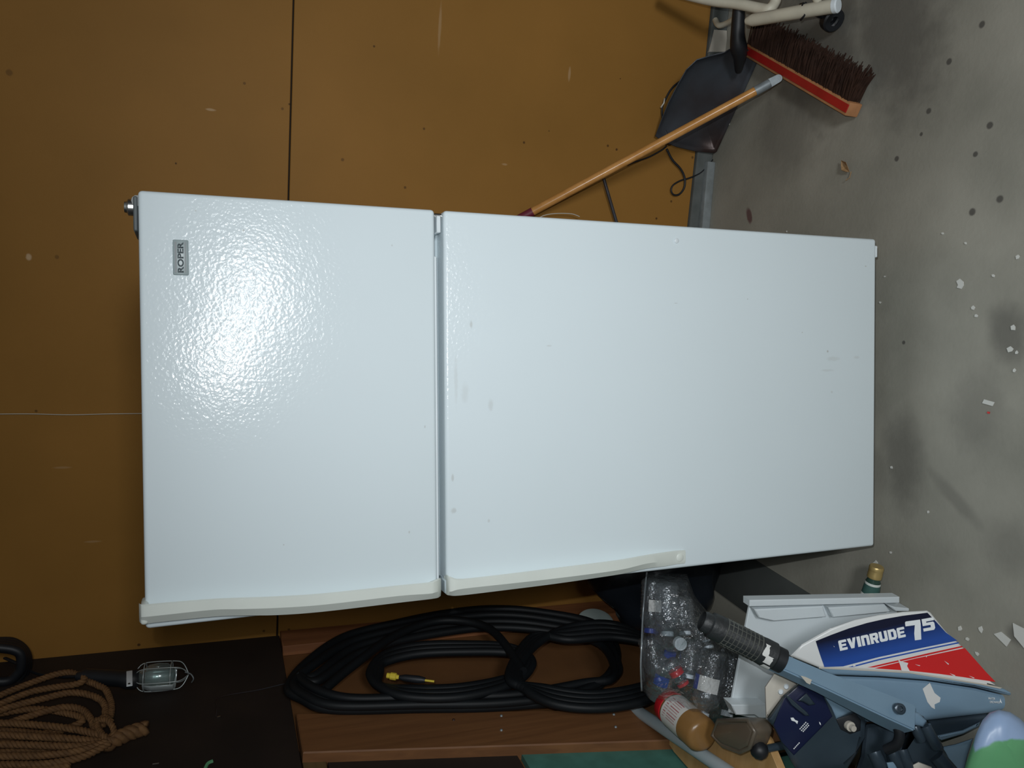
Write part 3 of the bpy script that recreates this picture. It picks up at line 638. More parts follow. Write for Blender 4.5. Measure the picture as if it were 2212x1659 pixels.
# trouble light
XT = XL+.045
T = thing('work_light', 'caged trouble light with a black handle hanging on the dark board', 'lamp', onx(290, 1465, XT))
pa = [onx(u, v, XT) for u, v in ((165, 1461), (185, 1461), (262, 1466), (276, 1468), (292, 1467), (300, 1466))]
tubem('handle', pa, [.010, .020, .021, .025, .025, .018], M['black'], T, 14)
a0, a1 = onx(296, 1464, XT), onx(408, 1456, XT); al = (a1-a0).normalized(); ln = (a1-a0).length
bm = bmesh.new(); lathe(bm, [(0, .012), (.01, .018), (.03, .031), (.05, .034), (.075, .032), (.09, .02), (.095, 0)], a0, al, 20); o = obj('bulb', bm, M['lamp_glass'], T, True)
bm = bmesh.new()
n1 = Vector((1, 0, 0)); n1 = (n1-al*n1.dot(al)).normalized(); n2 = al.cross(n1)
for k in range(6):
    ang = 2*math.pi*k/6+.5; d = n1*math.cos(ang)+n2*math.sin(ang)
    tube(bm, catmull([a0+d*.022, a0+al*.02+d*.036, a0+al*ln*.7+d*.036, a0+al*ln*.88+d*.028, a0+al*ln], 5), .0013, 5)
for h_ in (.15, .66):
    tube(bm, [a0+al*ln*h_+(n1*math.cos(2*math.pi*k/24)+n2*math.sin(2*math.pi*k/24))*.036 for k in range(24)], .0014, 5, True)
obj('cage', bm, M['wire'], T, True)
rf = bmesh.new()
ring = []
for h_, r_ in ((.12, .030), (.3, .0375), (.7, .0375), (.74, .034)):
    ring.append([rf.verts.new(a0+al*ln*h_+(n1*math.cos(t)+n2*math.sin(t))*r_) for t in [1.75+2.9*k/14 for k in range(15)]])
for Ra, Rb in zip(ring, ring[1:]):
    for k in range(14): rf.faces.new((Ra[k], Ra[k+1], Rb[k+1], Rb[k]))
o = obj('reflector', rf, M['wire'], T, True); o.modifiers.new('s', 'SOLIDIFY').thickness = .0008
bm = bmesh.new(); c0 = onx(278, 1468, XT)
obox(bm, onx(273, 1452, XT+.026), onx(286, 1450, XT+.026)-onx(273, 1452, XT+.026), v3(.003, 0, 0), onx(273, 1484, XT+.026)-onx(273, 1452, XT+.026), .001)
o = obj('clamp_band', bm, M['tube_cap'], T, True, 40); o['label'] = 'bright metal clamp with a screw hole'
bm = bmesh.new(); lathe(bm, [(0, .003), (.001, .003), (.001, 0)], onx(279, 1477, XT+.0292), (1, 0, 0), 8); obj('screw', bm, M['seam'], o)
tubem('hook', wl([(400, 1452, .03), (412, 1456, .03), (418, 1466, .02), (414, 1474, .0)], XT, 5), .0016, M['galv'], T, 6)
tubem('power_cord', wl([(168, 1461, .0), (130, 1462, -.02), (80, 1455, -.03), (30, 1430, -.03), (-40, 1400, -.03)], XT, 6), .0045, M['black'], T, 8)
settle(T)
# thin wire on the board
q = wl([(625, 1474, .0), (560, 1490, .005), (476, 1506, .008), (469, 1530, .01), (467, 1548, .004)], XL+.012, 6)
tag(tubem('thin_wire', q, .0011, M['steel_dark'], None, 5), 'thin bent wire hanging across the dark board edge', 'wire')
q = wl([(440, 1668, .0), (448, 1650, .006), (460, 1644, .008)], XL+.010, 5)
tag(tubem('green_twist', q, .004, M['bag_green'], None, 6), 'short greenish twist of plastic on the dark board', 'scrap')
# black loop hanging in the upper corner
c0 = ony(8, 1440, YW-.10)
T = thing('cable_loop', 'thick black cable loop hanging in the upper corner by the rope', 'cable', c0)
bm = bmesh.new()
for k in range(4):
    P = [ony(u, v, YW-.07-.02*k) for (u, v) in ((-70, 1382+k*3), (-10, 1386+k*4), (28, 1388+k*5), (54-k*3, 1408+k*2), (58-k*4, 1440), (48-k*3, 1478-k*8), (20, 1500-k*10), (-20, 1505-k*11), (-80, 1500-k*10))]
    tube(bm, catmull(P, 7), .013, 9)
obj('loops', bm, M['black'], T, True, 60); settle(T)

# ------------------------------------------------------------------ low bench on the left, with the jar, tray and conduit
ZP = .455
B1 = onz(1440, 1600, ZP)
T = thing('work_bench', 'low plywood topped bench against the left wall under the conduit', 'bench', (-.8, -.25, 0))
bm = bmesh.new()
e_ = [onz(1440, 1600, ZP), v3(XL+.012, .118, ZP), v3(XL+.012, -.78, ZP), v3(-.83, -.78, ZP), onz(1685, 1672, ZP), onz(1655, 1600, ZP), onz(1625, 1560, ZP), onz(1515, 1572, ZP)]
prism(bm, e_, v3(0, 0, -.018), .001, 1); obj('top', bm, M['ply'], T)
for x, y in ((-.93, .06), (-.93, -.72), (-.86, -.72), (-.80, -.06)):
    boxm('leg', (x-.018, y-.018, 0), (x+.018, y+.018, ZP-.018), M['brace'], T, .002, 1)
settle(T)
# dark grey board on the floor
bm = bmesh.new(); obox(bm, v3(-.785, .02, 0), v3(.175, 0, 0), v3(0, .80, 0), v3(0, 0, .006), .001)
tag(obj('flat_board', bm, M['floor_board'], None, True, 40), 'dark grey flat board lying on the floor behind the white panel', 'board')
# conduit
r_ = .0155
p0 = onz(1328, 1503, ZP+r_+.002); p1 = onz(1560, 1659, ZP+r_+.002); p2 = p1+(p1-p0)*.9
T = thing('conduit_pipe', 'grey plastic conduit pipe lying across the plywood bench', 'pipe', p1)
tubem('tube', [p0+(p1-p0)*.06, p2], r_, M['pvc'], T, 18)
tubem('coupling', [p0, p0+(p1-p0)*.005, p0+(p1-p0)*.075], [r_*.9, r_*1.06, r_*1.06], M['pvc'], T, 18); settle(T)
# jar lying on the bench
jc0 = onz(1442, 1522, ZP+.045); jc1 = onz(1521, 1592, ZP+.045); ja = (jc1-jc0); jl = ja.length; ja.normalize()
T = thing('peanut_butter_jar', 'brown filled jar with a red lid lying on the plywood beside the conduit', 'jar', (jc0.x, jc0.y, ZP))
R_ = .0405
bm = bmesh.new(); lathe(bm, [(.016, .036), (.026, .038), (.032, R_), (jl-.012, R_), (jl-.003, R_-.006), (jl, R_-.014), (jl-.003, 0)], jc0, ja, 28); obj('jar_body', bm, M['peanut'], T, True, 40)
bm = bmesh.new(); lathe(bm, [(0, 0), (0, .037), (.003, .0395), (.024, .0395), (.025, .036)], jc0, ja, 36); obj('lid', bm, M['red_lid'], T, True, 40)
bm = bmesh.new(); lathe(bm, [(.034, R_+.0004), (jl*.66, R_+.0004)], jc0, ja, 32); lb = obj('paper_label', bm, M['label_white'], T, True)
nn = (CR-(jc0+ja*jl*.4)); nn = (nn-ja*nn.dot(ja)).normalized(); tt = ja.cross(nn)
def jp(h, a): return jc0+ja*h+(nn*math.cos(a)+tt*math.sin(a))*(R_+.0009)
bm = bmesh.new()
random.seed(5)
for i in range(9):
    a = -.55+.15*i
    for (h0, h1) in ((.042, .042+random.uniform(.008, .014)), (.058, jl*.62-random.uniform(0, .008))):
        w = .03 if i % 3 else .055
        vs = [bm.verts.new(jp(h, x)) for h, x in ((h0, a), (h1, a), (h1, a+w), (h0, a+w))]; bm.faces.new(vs)
o = obj('print_lines', bm, M['ink_red'], lb)
settle(T)
# smoky clear tray standing behind the panel
T = thing('clear_tray', 'smoky clear plastic drawer standing behind the white panel on the bench', 'drawer', onz(1600, 1590, ZP))
bm = bmesh.new()
tr = [onz(u, v, ZP+.001) for (u, v) in ((1592, 1548), (1660, 1548), (1676, 1572), (1664, 1608), (1642, 1618), (1602, 1604), (1578, 1582))]
prism(bm, tr, v3(0, 0, .055)); bmesh.ops.bevel(bm, geom=bm.edges[:], offset=.012, segments=3, affect='EDGES', profile=.5)
obj('shell', bm, M['tray'], T, True, 60)
bm = bmesh.new(); c_ = sum(tr, Vector())/len(tr); tube(bm, [c_+(p-c_)*.96+v3(0, 0, .050) for p in tr], .005, 6, True); obj('rim', bm, M['tray'], T, True)
settle(T)

# ------------------------------------------------------------------ clear bag of empty bottles
def bottle(c, k, px0, d0, px1, d1, label, r=.031, lab=None, cap=None):
    a, b = dep(*px0, d0), dep(*px1, d1); ax = (b-a); L = ax.length; ax.normalize()
    T = thing('plastic_bottle', label, 'bottle', a, 'empty bottles in the clear bag')
    prof = [(0, 0), (.004, r*.6), (0, r*.8), (.006, r*.97), (.012, r)]
    n = 9
    for i in range(n*2+1): prof.append((.014+(L*.60)*i/(n*2), r*(1 if i % 2 == 0 else .93)))
    prof += [(L*.74, r*.98), (L*.82, r*.8), (L*.89, r*.5), (L*.92, .0125), (L, .0115)]
    bm = bmesh.new(); lathe(bm, prof, a, ax, 18); obj('bottle_body', bm, M['clear'], T, True)
    bm = bmesh.new(); lathe(bm, [(L*.93, .0135), (L*.93+.001, .0148), (L+.002, .0148), (L+.003, .013), (L+.003, 0)], a, ax, 16); obj('cap', bm, M[cap or 'tube_cap'], T, True, 40)
    if lab:
        nn = (CR-a); nn = (nn-ax*nn.dot(ax)).normalized(); tt = ax.cross(nn)
        for (mm, a0, a1) in lab:
            bm = bmesh.new(); h0, h1 = L*.40, L*.62; N = 10
            g = [[bm.verts.new(a+ax*h+(nn*math.cos(a0+(a1-a0)*i/N)+tt*math.sin(a0+(a1-a0)*i/N))*(r+.0006)) for h in (h0, h1)] for i in range(N+1)]
            for g0, g1 in zip(g, g[1:]): bm.faces.new((g0[0], g1[0], g1[1], g0[1]))
            obj('label_wrap', bm, M[mm], T, True)
    settle(T); return T
BL = [
 ((1545, 1405), 1.93, (1517, 1548), 1.90, 'clear bottle with a blue and white label at the front of the bag', .0335, [('label_white', -.75, .75), ('label_blue', .75, 2.0)] , 'tube_cap'),
 ((1418, 1352), 2.06, (1470, 1391), 1.88, 'bottle pointing its white cap at the viewer in the bag middle', .032, None, 'tube_cap'),
 ((1408, 1250), 2.03, (1404, 1365), 2.0, 'ribbed bottle along the upper edge of the bag', .026, [('label_white', -1.3, .2)], 'label_blue'),
 ((1440, 1258), 2.00, (1442, 1372), 1.96, 'clear ribbed bottle nearest the refrigerator door edge', .031, None, 'tube_cap'),
 ((1470, 1290), 2.06, (1480, 1370), 2.02, 'clear bottle lying deeper beside the ribbed one', .031, None, 'tube_cap'),
 ((1402, 1375), 2.02, (1425, 1470), 1.98, 'crushed ribbed bottle at the left corner of the bag', .031, None, 'label_blue'),
 ((1420, 1505), 2.02, (1448, 1410), 1.98, 'clear bottle with blue base tint in the lower bag corner', .033, [('label_blue', -.6, .5)], 'label_blue'),
 ((1445, 1425), 1.94, (1476, 1478), 1.93, 'small bottle wrapped in a bright red label', .017, [('red_lid', -3.1, 3.1)], 'red_lid'),
 ((1497, 1380), 1.97, (1486, 1462), 1.95, 'clear bottle between the red wrap and the labelled bottle', .028, None, 'tube_cap'),
 ((1585, 1400), 2.02, (1570, 1545), 1.97, 'clear bottle half hidden behind the white panel', .031, None, 'tube_cap'),
 ((1510, 1345), 2.08, (1530, 1400), 2.05, 'clear bottle under the motor grip tip', .030, None, 'tube_cap'),
]
for k, b in enumerate(BL): bottle(None, k, b[0], b[1], b[2], b[3], b[4], b[5], b[6], b[7])
T = thing('clear_plastic_bag', 'clear crinkled plastic bag full of empty bottles beside the refrigerator', 'bag', (-.72, .10, 0))
ring_uv = [(1395, 1238), (1389, 1300), (1384, 1380), (1382, 1450), (1386, 1492), (1420, 1512), (1462, 1522), (1500, 1560), (1540, 1572), (1575, 1565), (1598, 1500), (1598, 1420), (1560, 1360), (1528, 1322), (1500, 1285), (1484, 1240)]
cu, cv = 1480, 1410
bm = bmesh.new(); rings = []
sub = []
for (a, b) in zip(ring_uv, ring_uv[1:]+ring_uv[:1]):
    for k in range(3): sub.append((a[0]+(b[0]-a[0])*k/3, a[1]+(b[1]-a[1])*k/3))
for s, d in ((1, 2.02), (.97, 1.95), (.88, 1.89), (.7, 1.86), (.45, 1.845), (.2, 1.84)):
    rr = []
    for i, (u, v) in enumerate(sub):
        jit = noise.noise(Vector((u*.03, v*.03, d*9)))*.022*(s < 1)
        rr.append(bm.verts.new(dep(cu+(u-cu)*s, cv+(v-cv)*s, d+jit)))
    rings.append(rr)
back = []
for s, d in ((.9, 2.12), (.5, 2.17)):
    back.append([bm.verts.new(dep(cu+(u-cu)*s, cv+(v-cv)*s, d+noise.noise(Vector((u*.04, v*.04, 3)))*.02)) for (u, v) in sub])
seq = back[::-1]+rings
for A, B in zip(seq, seq[1:]):
    for i in range(len(A)): j = (i+1) % len(A); bm.faces.new((A[i], A[j], B[j], B[i]))
bm.faces.new(seq[0][::-1]); bm.faces.new(seq[-1])
for v in bm.verts:
    v.co.x = max(v.co.x, XL+.02)
obj('film', bm, M['film'], T, True)
bm = bmesh.new()
edge = [dep(u, v, 1.97+.03*math.sin(i*1.3)) for i, (u, v) in enumerate([(1397, 1236), (1392, 1290), (1388, 1340), (1386, 1390), (1384, 1440), (1386, 1492)])]
edge = catmull(edge, 4); e2 = [p+UP*-.012+FW*.05 for p in edge]
g = [(bm.verts.new(a), bm.verts.new(b)) for a, b in zip(edge, e2)]
for A, B in zip(g, g[1:]): bm.faces.new((A[0], B[0], B[1], A[1]))
tube(bm, edge, .0022, 6)
obj('bag_seam', bm, M['seam_film'], T, True)
settle(T)

# ------------------------------------------------------------------ white panel standing in front
YP = -.075
T = thing('white_shelf', 'white plastic shelf panel with broken ribs standing on the floor behind the motor', 'panel', (-.62, YP, 0))
bm = bmesh.new(); prism(bm, [ony(u, v, YP) for (u, v) in ((1621, 1303), (1942, 1297), (1950, 1420), (1880, 1560), (1640, 1556), (1576, 1540))], v3(0, .006, 0), .0015, 1)
for v in bm.verts: v.co.z = max(v.co.z, .002)
obj('sheet', bm, M['beige' if 0 else 'white2'], T, True, 40)
bm = bmesh.new(); prism(bm, [ony(u, v, YP-.022) for (u, v) in ((1620, 1297), (1944, 1290), (1944, 1303), (1620, 1311))], v3(0, .024, 0), .002, 1)
for v in bm.verts: v.co.z = max(v.co.z, .002)
obj('side_flange', bm, M['white2'], T, True, 40)
def rib(pts, h=.020, nm='rib', y=None):
    bm = bmesh.new(); prism(bm, [ony(u, v, YP-h) for (u, v) in pts], v3(0, h+.001, 0), .002, 1)
    for v in bm.verts: v.co.z = max(v.co.z, .002)
    return obj(nm, bm, M['white2'], T, True, 40)
rib([(1630, 1317), (1778, 1310), (1785, 1333), (1672, 1342), (1640, 1335)]); rib([(1790, 1313), (1912, 1306), (1925, 1322), (1800, 1334)]); rib([(1918, 1307), (1935, 1312), (1968, 1314), (1966, 1321), (1935, 1321)], .030)
rib([(1580, 1523), (1655, 1523), (1662, 1545), (1656, 1552), (1640, 1552), (1630, 1545), (1590, 1545)], .030, 'lip')
settle(T)

# green bottle lying on the floor behind the panel
b0 = onz(1904, 1222, .022); b1 = onz(1868, 1330, .036); ba = (b1-b0); ba.z = 0; ba.normalize(); b0.z = .036
T = thing('green_bottle', 'dark green glass bottle with a gold cap lying on the floor behind the panel', 'bottle', (b0.x, b0.y, 0))
bm = bmesh.new(); lathe(bm, [(.010, .014), (.035, .0145), (.04, .017), (.06, .018), (.10, .024), (.125, .034), (.14, .036), (.24, .036), (.245, .030), (.242, 0)], b0, ba, 24); obj('bottle_body', bm, M['green_glass'], T, True, 40)
bm = bmesh.new(); lathe(bm, [(0, 0), (0, .0155), (.003, .0172), (.010, .0172), (.012, .0166), (.014, .0172), (.018, .0166), (.020, .0172), (.030, .0172)], b0, ba, 24); obj('cap', bm, M['gold'], T, True, 40)
bm = bmesh.new(); lathe(bm, [(.042, .0182), (.048, .0186)], b0, ba, 24); obj('neck_band', bm, M['cream'], T, True)
bm = bmesh.new(); lathe(bm, [(.048, .0188), (.072, .0208)], b0, ba, 24); o = obj('neck_label', bm, M['green_label'], T, True)
bm = bmesh.new(); lathe(bm, [(.072, .0210), (.078, .0222)], b0, ba, 24); obj('neck_band', bm, M['cream'], T, True)
settle(T)

# ------------------------------------------------------------------ outboard motor lying on its end, side towards us
DM = 1.70
def z2(x, y): return (1640+x*.2586, 1250+y*.2586)
def zz(*L): return [z2(*p) for p in L]
T = thing('outboard_motor', 'white and blue grey outboard boat motor lying on its end in the lower left', 'outboard motor', dep(2165, 1505, DM))
cw = slab('cowl', zz((255, 645), (350, 550), (460, 488), (600, 410), (800, 340), (1000, 300), (1200, 275), (1400, 264), (1432, 282), (1560, 440), (1700, 572), (1830, 720), (1940, 850), (2040, 915), (1900, 890), (1600, 840), (1250, 785), (900, 765), (500, 745)), DM, .21, M['cowl'], T, .007, seg=3)
D1 = DM-.0008
# decal, printed: navy fading to blue
m = mat('blue printed decal', (.02, .06, .30), .32); nt = m.node_tree; b = nt.nodes['Principled BSDF']
tc = nt.nodes.new('ShaderNodeTexCoord'); vm = nt.nodes.new('ShaderNodeVectorMath'); vm.operation = 'DOT_PRODUCT'
ga, gb = dep(*z2(1000, 340), D1), dep(*z2(1060, 600), D1); gd = (gb-ga); vm.inputs[1].default_value = gd/gd.length_squared
nt.links.new(tc.outputs['Object'], vm.inputs[0])
ad = nt.nodes.new('ShaderNodeMath'); ad.operation = 'SUBTRACT'; ad.inputs[1].default_value = ga.dot(gd)/gd.length_squared; nt.links.new(vm.outputs['Value'], ad.inputs[0])
r = nt.nodes.new('ShaderNodeValToRGB'); r.color_ramp.elements[0].color = (.008, .010, .030, 1); r.color_ramp.elements[1].color = (.022, .075, .33, 1); r.color_ramp.elements[0].position = .28
nt.links.new(ad.outputs[0], r.inputs[0]); nt.links.new(r.outputs[0], b.inputs['Base Color'])
def decal(nm, pts, mm, d=D1):
    o = slab(nm, zz(*pts), d, .0012, mm, cw); return o
# children of the cowl share its coordinates (cowl sits at the origin of the motor's parent frame)
decal('blue_decal', [(472, 522), (600, 470), (750, 415), (900, 370), (1050, 336), (1200, 310), (1405, 284), (1480, 362), (1560, 450), (1655, 518), (1400, 570), (1000, 655), (700, 733), (545, 738), (510, 640)], m)
decal('blue_line', [(1662, 530), (1672, 540), (1400, 596), (1000, 683), (790, 738), (745, 738), (1000, 670), (1400, 584)], M['decal_blue'])
decal('red_line', [(1690, 562), (1704, 572), (1400, 640), (960, 741), (905, 741), (1400, 625)], M['decal_red'])
decal('red_decal', [(1718, 580), (1800, 672), (1900, 785), (1975, 862), (1850, 845), (1700, 822), (1500, 795), (1250, 768), (1000, 752), (965, 748), (1300, 668)], M['decal_red'])
D2 = DM-.0016
pxm = FPX/D2
def cow_text(s, p, ang, w, h, bold, shear=0.):
    c_, s_ = math.cos(ang), math.sin(ang); xi = (-UP); yi = RT
    xd = xi*c_+yi*s_; yd = -xi*s_+yi*c_
    return obj('lettering', text_bm(s, dep(*z2(*p), D2), xd, yd, w*.2586/pxm, h*.2586/pxm, .0006, bold, shear), M['decal_white'], cw)
GL = {'E': [[(0, 0), (.95, 0), (1, .06), (1, .24), (0, .24)], [(0, .12), (.36, .12), (.36, .9), (0, .9)], [(0, .40), (.86, .40), (.9, .44), (.9, .60), (0, .60)], [(0, .76), (1, .76), (1, .96), (.95, 1), (.1, 1), (0, .9)]],
 'V': [[(0, 1), (.38, 1), (.56, .34), (.66, 0), (.30, 0)], [(.34, 0), (.66, 0), (1, 1), (.66, 1), (.5, .42)]],
 'I': [[(.0, 0), (1, 0), (1, 1), (.0, 1)]],
 'N': [[(0, 0), (.36, 0), (.36, .9), (.0, .9)], [(0, .74), (1, .74), (1, .86), (.86, 1), (.1, 1), (0, .9)], [(.64, 0), (1, 0), (1, .86), (.64, .86)]],
 'R': [[(0, 0), (.36, 0), (.36, 1), (0, 1)], [(.2, .76), (.95, .76), (.98, .9), (.86, 1), (.2, 1)], [(.64, .48), (1, .52), (1, .88), (.64, .88)], [(.2, .36), (.9, .36), (.98, .5), (.9, .58), (.2, .58)], [(.44, .4), (.78, .42), (1, 0), (.64, 0)]],
 'U': [[(0, .1), (.36, .1), (.36, 1), (0, 1)], [(.64, .1), (1, .1), (1, 1), (.64, 1)], [(.14, 0), (.86, 0), (1, .14), (1, .26), (0, .26), (0, .14)]],
 'D': [[(0, 0), (.36, 0), (.36, 1), (0, 1)], [(.2, .76), (.98, .76), (.82, 1), (.2, 1)], [(.64, .16), (1, .18), (1, .80), (.64, .86)], [(.2, 0), (.82, 0), (1, .22), (.2, .24)]],
 '7': [[(.0, .76), (1, .76), (1, 1), (.06, 1), (0, .94)], [(.48, 0), (.90, 0), (1, .78), (.62, .78), (.5, .34)]],
 '5': [[(0, .76), (1, .76), (1, 1), (0, 1)], [(0, .44), (.34, .44), (.34, .9), (0, .9)], [(0, .44), (.9, .44), (1, .56), (.92, .66), (0, .66)], [(.66, .14), (1, .14), (1, .56), (.66, .6)], [(0, 0), (.88, 0), (1, .14), (1, .24), (0, .24)]]}
def cow_glyphs(word, p, ang, h, widths, gap):
    c_, s_ = math.cos(ang), math.sin(ang); xi = (-UP); yi = RT
    xd = (xi*c_+yi*s_)*(.2586/pxm); yd = (-xi*s_+yi*c_)*(.2586/pxm); o = dep(*z2(*p), D2); bm = bmesh.new(); x = 0
    for k, (ch, w) in enumerate(zip(word, widths)):
        for q, poly in enumerate(GL[ch]):
            prism(bm, [o+xd*(x+a*w)+yd*(b*h)-FW*(.00002*q) for a, b in poly], FW*.0007)
        x += w+gap
    return obj('lettering', bm, M['decal_white'], cw)
cow_glyphs('EVINRUDE', (676, 604), math.radians(12.2), 86, (67, 73, 28, 67, 69, 69, 69, 65), 8)
cow_glyphs('7', (1240, 524), math.radians(8), 166, (128,), 0)
cow_glyphs('5', (1374, 442), math.radians(10), 104, (100,), 0)
# scuffs
for pts in ([(1160, 675), (1185, 690), (1245, 705), (1235, 730), (1260, 775), (1190, 770), (1180, 730)], [(1300, 715), (1345, 725), (1340, 730)], [(1750, 810), (1800, 828), (1790, 832)], [(1590, 790), (1640, 808), (1630, 815)], [(780, 712), (810, 730), (785, 735)], [(860, 690), (895, 692), (870, 700)], [(612, 545), (625, 570), (632, 572), (620, 560)], [(1390, 645), (1402, 650), (1396, 658)], [(1545, 685), (1585, 712), (1580, 720)]):
    decal('scuff', pts, M['cowl'], DM-.0014)
# lower cowl
slab('cowl_flange', zz((480, 742), (900, 762), (1250, 785), (1600, 842), (1900, 892), (2040, 918), (2180, 990), (2090, 975), (1800, 905), (1400, 845), (1000, 815), (600, 802)), DM-.012, .235, M['motor_blue'], T, .004)
slab('edge_trim', zz((500, 738), (900, 758), (1250, 776), (1600, 832), (1900, 882), (2030, 912), (2010, 920), (1850, 885), (1600, 846), (1250, 790), (900, 770), (500, 750)), DM-.0145, .02, M['beige'], T)
lc = slab('lower_cowl', zz((590, 806), (1000, 820), (1400, 850), (1800, 910), (2085, 978), (2115, 1085), (1900, 1125), (1400, 1185), (900, 1200), (560, 1000)), DM, .20, M['motor_blue'], T, .012, seg=3)
slab('peeled_patch', zz((1425, 870), (1465, 955), (1515, 995), (1508, 1030), (1465, 1050), (1468, 1090), (1440, 1075), (1405, 1030), (1385, 975), (1365, 920)), DM-.0008, .001, M['tape'], lc)
for s, p, w, h in (('WATER', (1912, 1010), 58, 20), ('DISCHARGE', (1926, 1038), 85, 18)):
    obj('lettering', text_bm(s, dep(*z2(*p), DM-.0012), -UP*.998+RT*-.05, RT, w*.2586/pxm, h*.2586/pxm, .0005, .01), M['decal_white'], lc)
slab('arrow', zz((2012, 1000), (2030, 1042), (2010, 1030)), DM-.0010, .001, M['decal_white'], lc)
slab('underside', zz((1400, 1180), (1900, 1122), (1935, 1115), (1840, 1225), (1700, 1285), (1500, 1345), (1440, 1290)), DM+.03, .14, M['motor_dark'], T, .01, seg=3)
slab('skirt_edge', zz((1490, 1335), (1470, 1310), (1700, 1262), (1850, 1190), (1835, 1235), (1700, 1298), (1520, 1352)), DM+.012, .10, M['motor_blue'], T, .006)
# front: beige side, control panel, housing
bg = slab('front_cover', zz((45, 905), (130, 780), (300, 740), (520, 830), (330, 870), (205, 975), (80, 1140), (55, 1180)), DM-.02, .16, M['beige'], T, .006)
for p in ((180, 945), (226, 900)):
    bm = bmesh.new(); lathe(bm, [(-.002, .0055), (.003, .0052), (.005, .0035), (.0052, 0)], dep(*z2(*p), DM-.02), -FW+UP*.4, 12); obj('screw', bm, M['tube_cap'], bg, True, 40)
hs = slab('housing', zz((60, 1180), (205, 970), (340, 870), (540, 900), (830, 1080), (905, 1200), (900, 1330), (860, 1480), (760, 1640), (330, 1640), (220, 1440), (110, 1230)), DM-.035, .09, M['motor_dark'], T, .016, seg=4)
slab('shoulder', zz((520, 955), (580, 960), (800, 1105), (640, 1175), (600, 1080)), DM-.040, .03, M['motor_blue'], T, .006)
cp = slab('control_panel', zz((118, 1222), (205, 1000), (330, 890), (430, 915), (525, 955), (612, 1150), (520, 1245), (290, 1478), (190, 1370)), DM-.038, .02, M['navy'], T, .003)
slab('choke_lever', zz((215, 975), (245, 980), (400, 1115), (420, 1145), (385, 1145), (270, 1055)), DM-.052, .014, M['motor_dark'], cp, .003)
slab('pull_knob', zz((320, 1020), (395, 955), (440, 1010), (470, 1050), (420, 1060), (370, 1030)), DM-.05, .012, M['motor_dark'], cp, .004)
for p, w, h, n_ in (((268, 1172), 60, 18, 'FAST'), ((335, 1245), 80, 18, 'START'), ((352, 1262), 80, 18, 'STOP'), ((285, 1415), 80, 16, 'LEAN')):
    pass
for pts in ([(262, 1162), (285, 1160), (300, 1180), (325, 1190), (318, 1215), (300, 1195), (270, 1185)], [(500, 1195), (512, 1205), (516, 1225), (505, 1215)]):
    slab('mark', zz(*pts), DM-.0388, .001, M['decal_white'], cp)
# small printed lines that run up the panel (too small to read)
for (x, y, L_) in ((335, 1255, 80), (348, 1268, 84), (362, 1276, 74), (285, 1420, 72)):
    for k in range(5):
        a = (x+L_*.145*k, y-L_*.16*k); slab('mark', zz(a, (a[0]+L_*.10, a[1]-L_*.11), (a[0]+L_*.10+6, a[1]-L_*.11+6), (a[0]+6, a[1]+6)), DM-.0388, .001, M['decal_white'], cp)
# recess with fuel connector
rc = slab('fuel_recess', zz((640, 1175), (800, 1120), (850, 1180), (845, 1270), (760, 1300), (680, 1260)), DM-.037, .01, M['black'], T, .002)
bm = bmesh.new(); lathe(bm, [(-.01, .010), (.006, .010), (.007, .006), (.016, .006), (.016, 0)], dep(*z2(752, 1228), DM-.038), -FW-UP*.2, 14); obj('fuel_connector', bm, M['beige'], rc, True, 40)
# tiller arm and grip
ta0, ta1 = dep(1676, 1430, DM-.10), dep(1960, 1556, DM-.085)
ta0b = ta0-(ta1-ta0)*.04
bm = bmesh.new(); tube(bm, [ta0b, ta0+(ta1-ta0)*.35, ta0+(ta1-ta0)*.8, ta1], [.0225, .0245, .034, .036], 4, phase=.175, up=-FW); bmesh.ops.bevel(bm, geom=bm.edges[:], offset=.003, segments=2, affect='EDGES')
ar = obj('tiller_arm', bm, M['motor_blue'], T, True, 30)
slab('bare_patch', zz((345, 810), (385, 820), (440, 845), (425, 885), (395, 870)), DM-.130, .002, M['beige'], ar)
bm = bmesh.new(); lathe(bm, [(-.006, .0105), (.004, .0105), (.005, .0085), (.005, .0055), (.001, .005), (.001, 0)], dep(*z2(1172, 1087), DM-.118), -FW+RT*.3, 18); obj('pivot_bolt', bm, M['motor_dark'], ar, True, 30)
g0, g1 = dep(1516, 1340, DM-.10), dep(1668, 1417, DM-.10); ga_ = (g1-g0).normalized(); gl = (g1-g0).length
bm = bmesh.new(); lathe(bm, [(0, .018), (.004, .0205), (.016, .0205), (.018, .025), (.03, .0262), (gl-.035, .0262), (gl-.02, .0275), (gl, .0275), (gl+.004, .024), (gl+.006, 0)], g0, ga_, 28); gr = obj('grip', bm, M['grip'], T, True, 40)
bm = bmesh.new(); 
gn = (-FW-ga_*(-FW).dot(ga_)).normalized(); gt = ga_.cross(gn)
for k in range(14):
    a = 2*math.pi*k/14; d = gn*math.cos(a)+gt*math.sin(a); tube(bm, [g0+ga_*(gl*.30)+d*.0262, g0+ga_*(gl*.78)+d*.0262], .0007, 5)
for k in range(9):
    c_ = g0+ga_*(gl*(.30+.06*k)); tube(bm, [c_+(gn*math.cos(2*math.pi*j/24)+gt*math.sin(2*math.pi*j/24))*.0262 for j in range(24)], .0011, 5, True)
o = obj('grip_knurl', bm, M['knurl'], gr, True); o['label'] = 'pale raised grid on the grip'
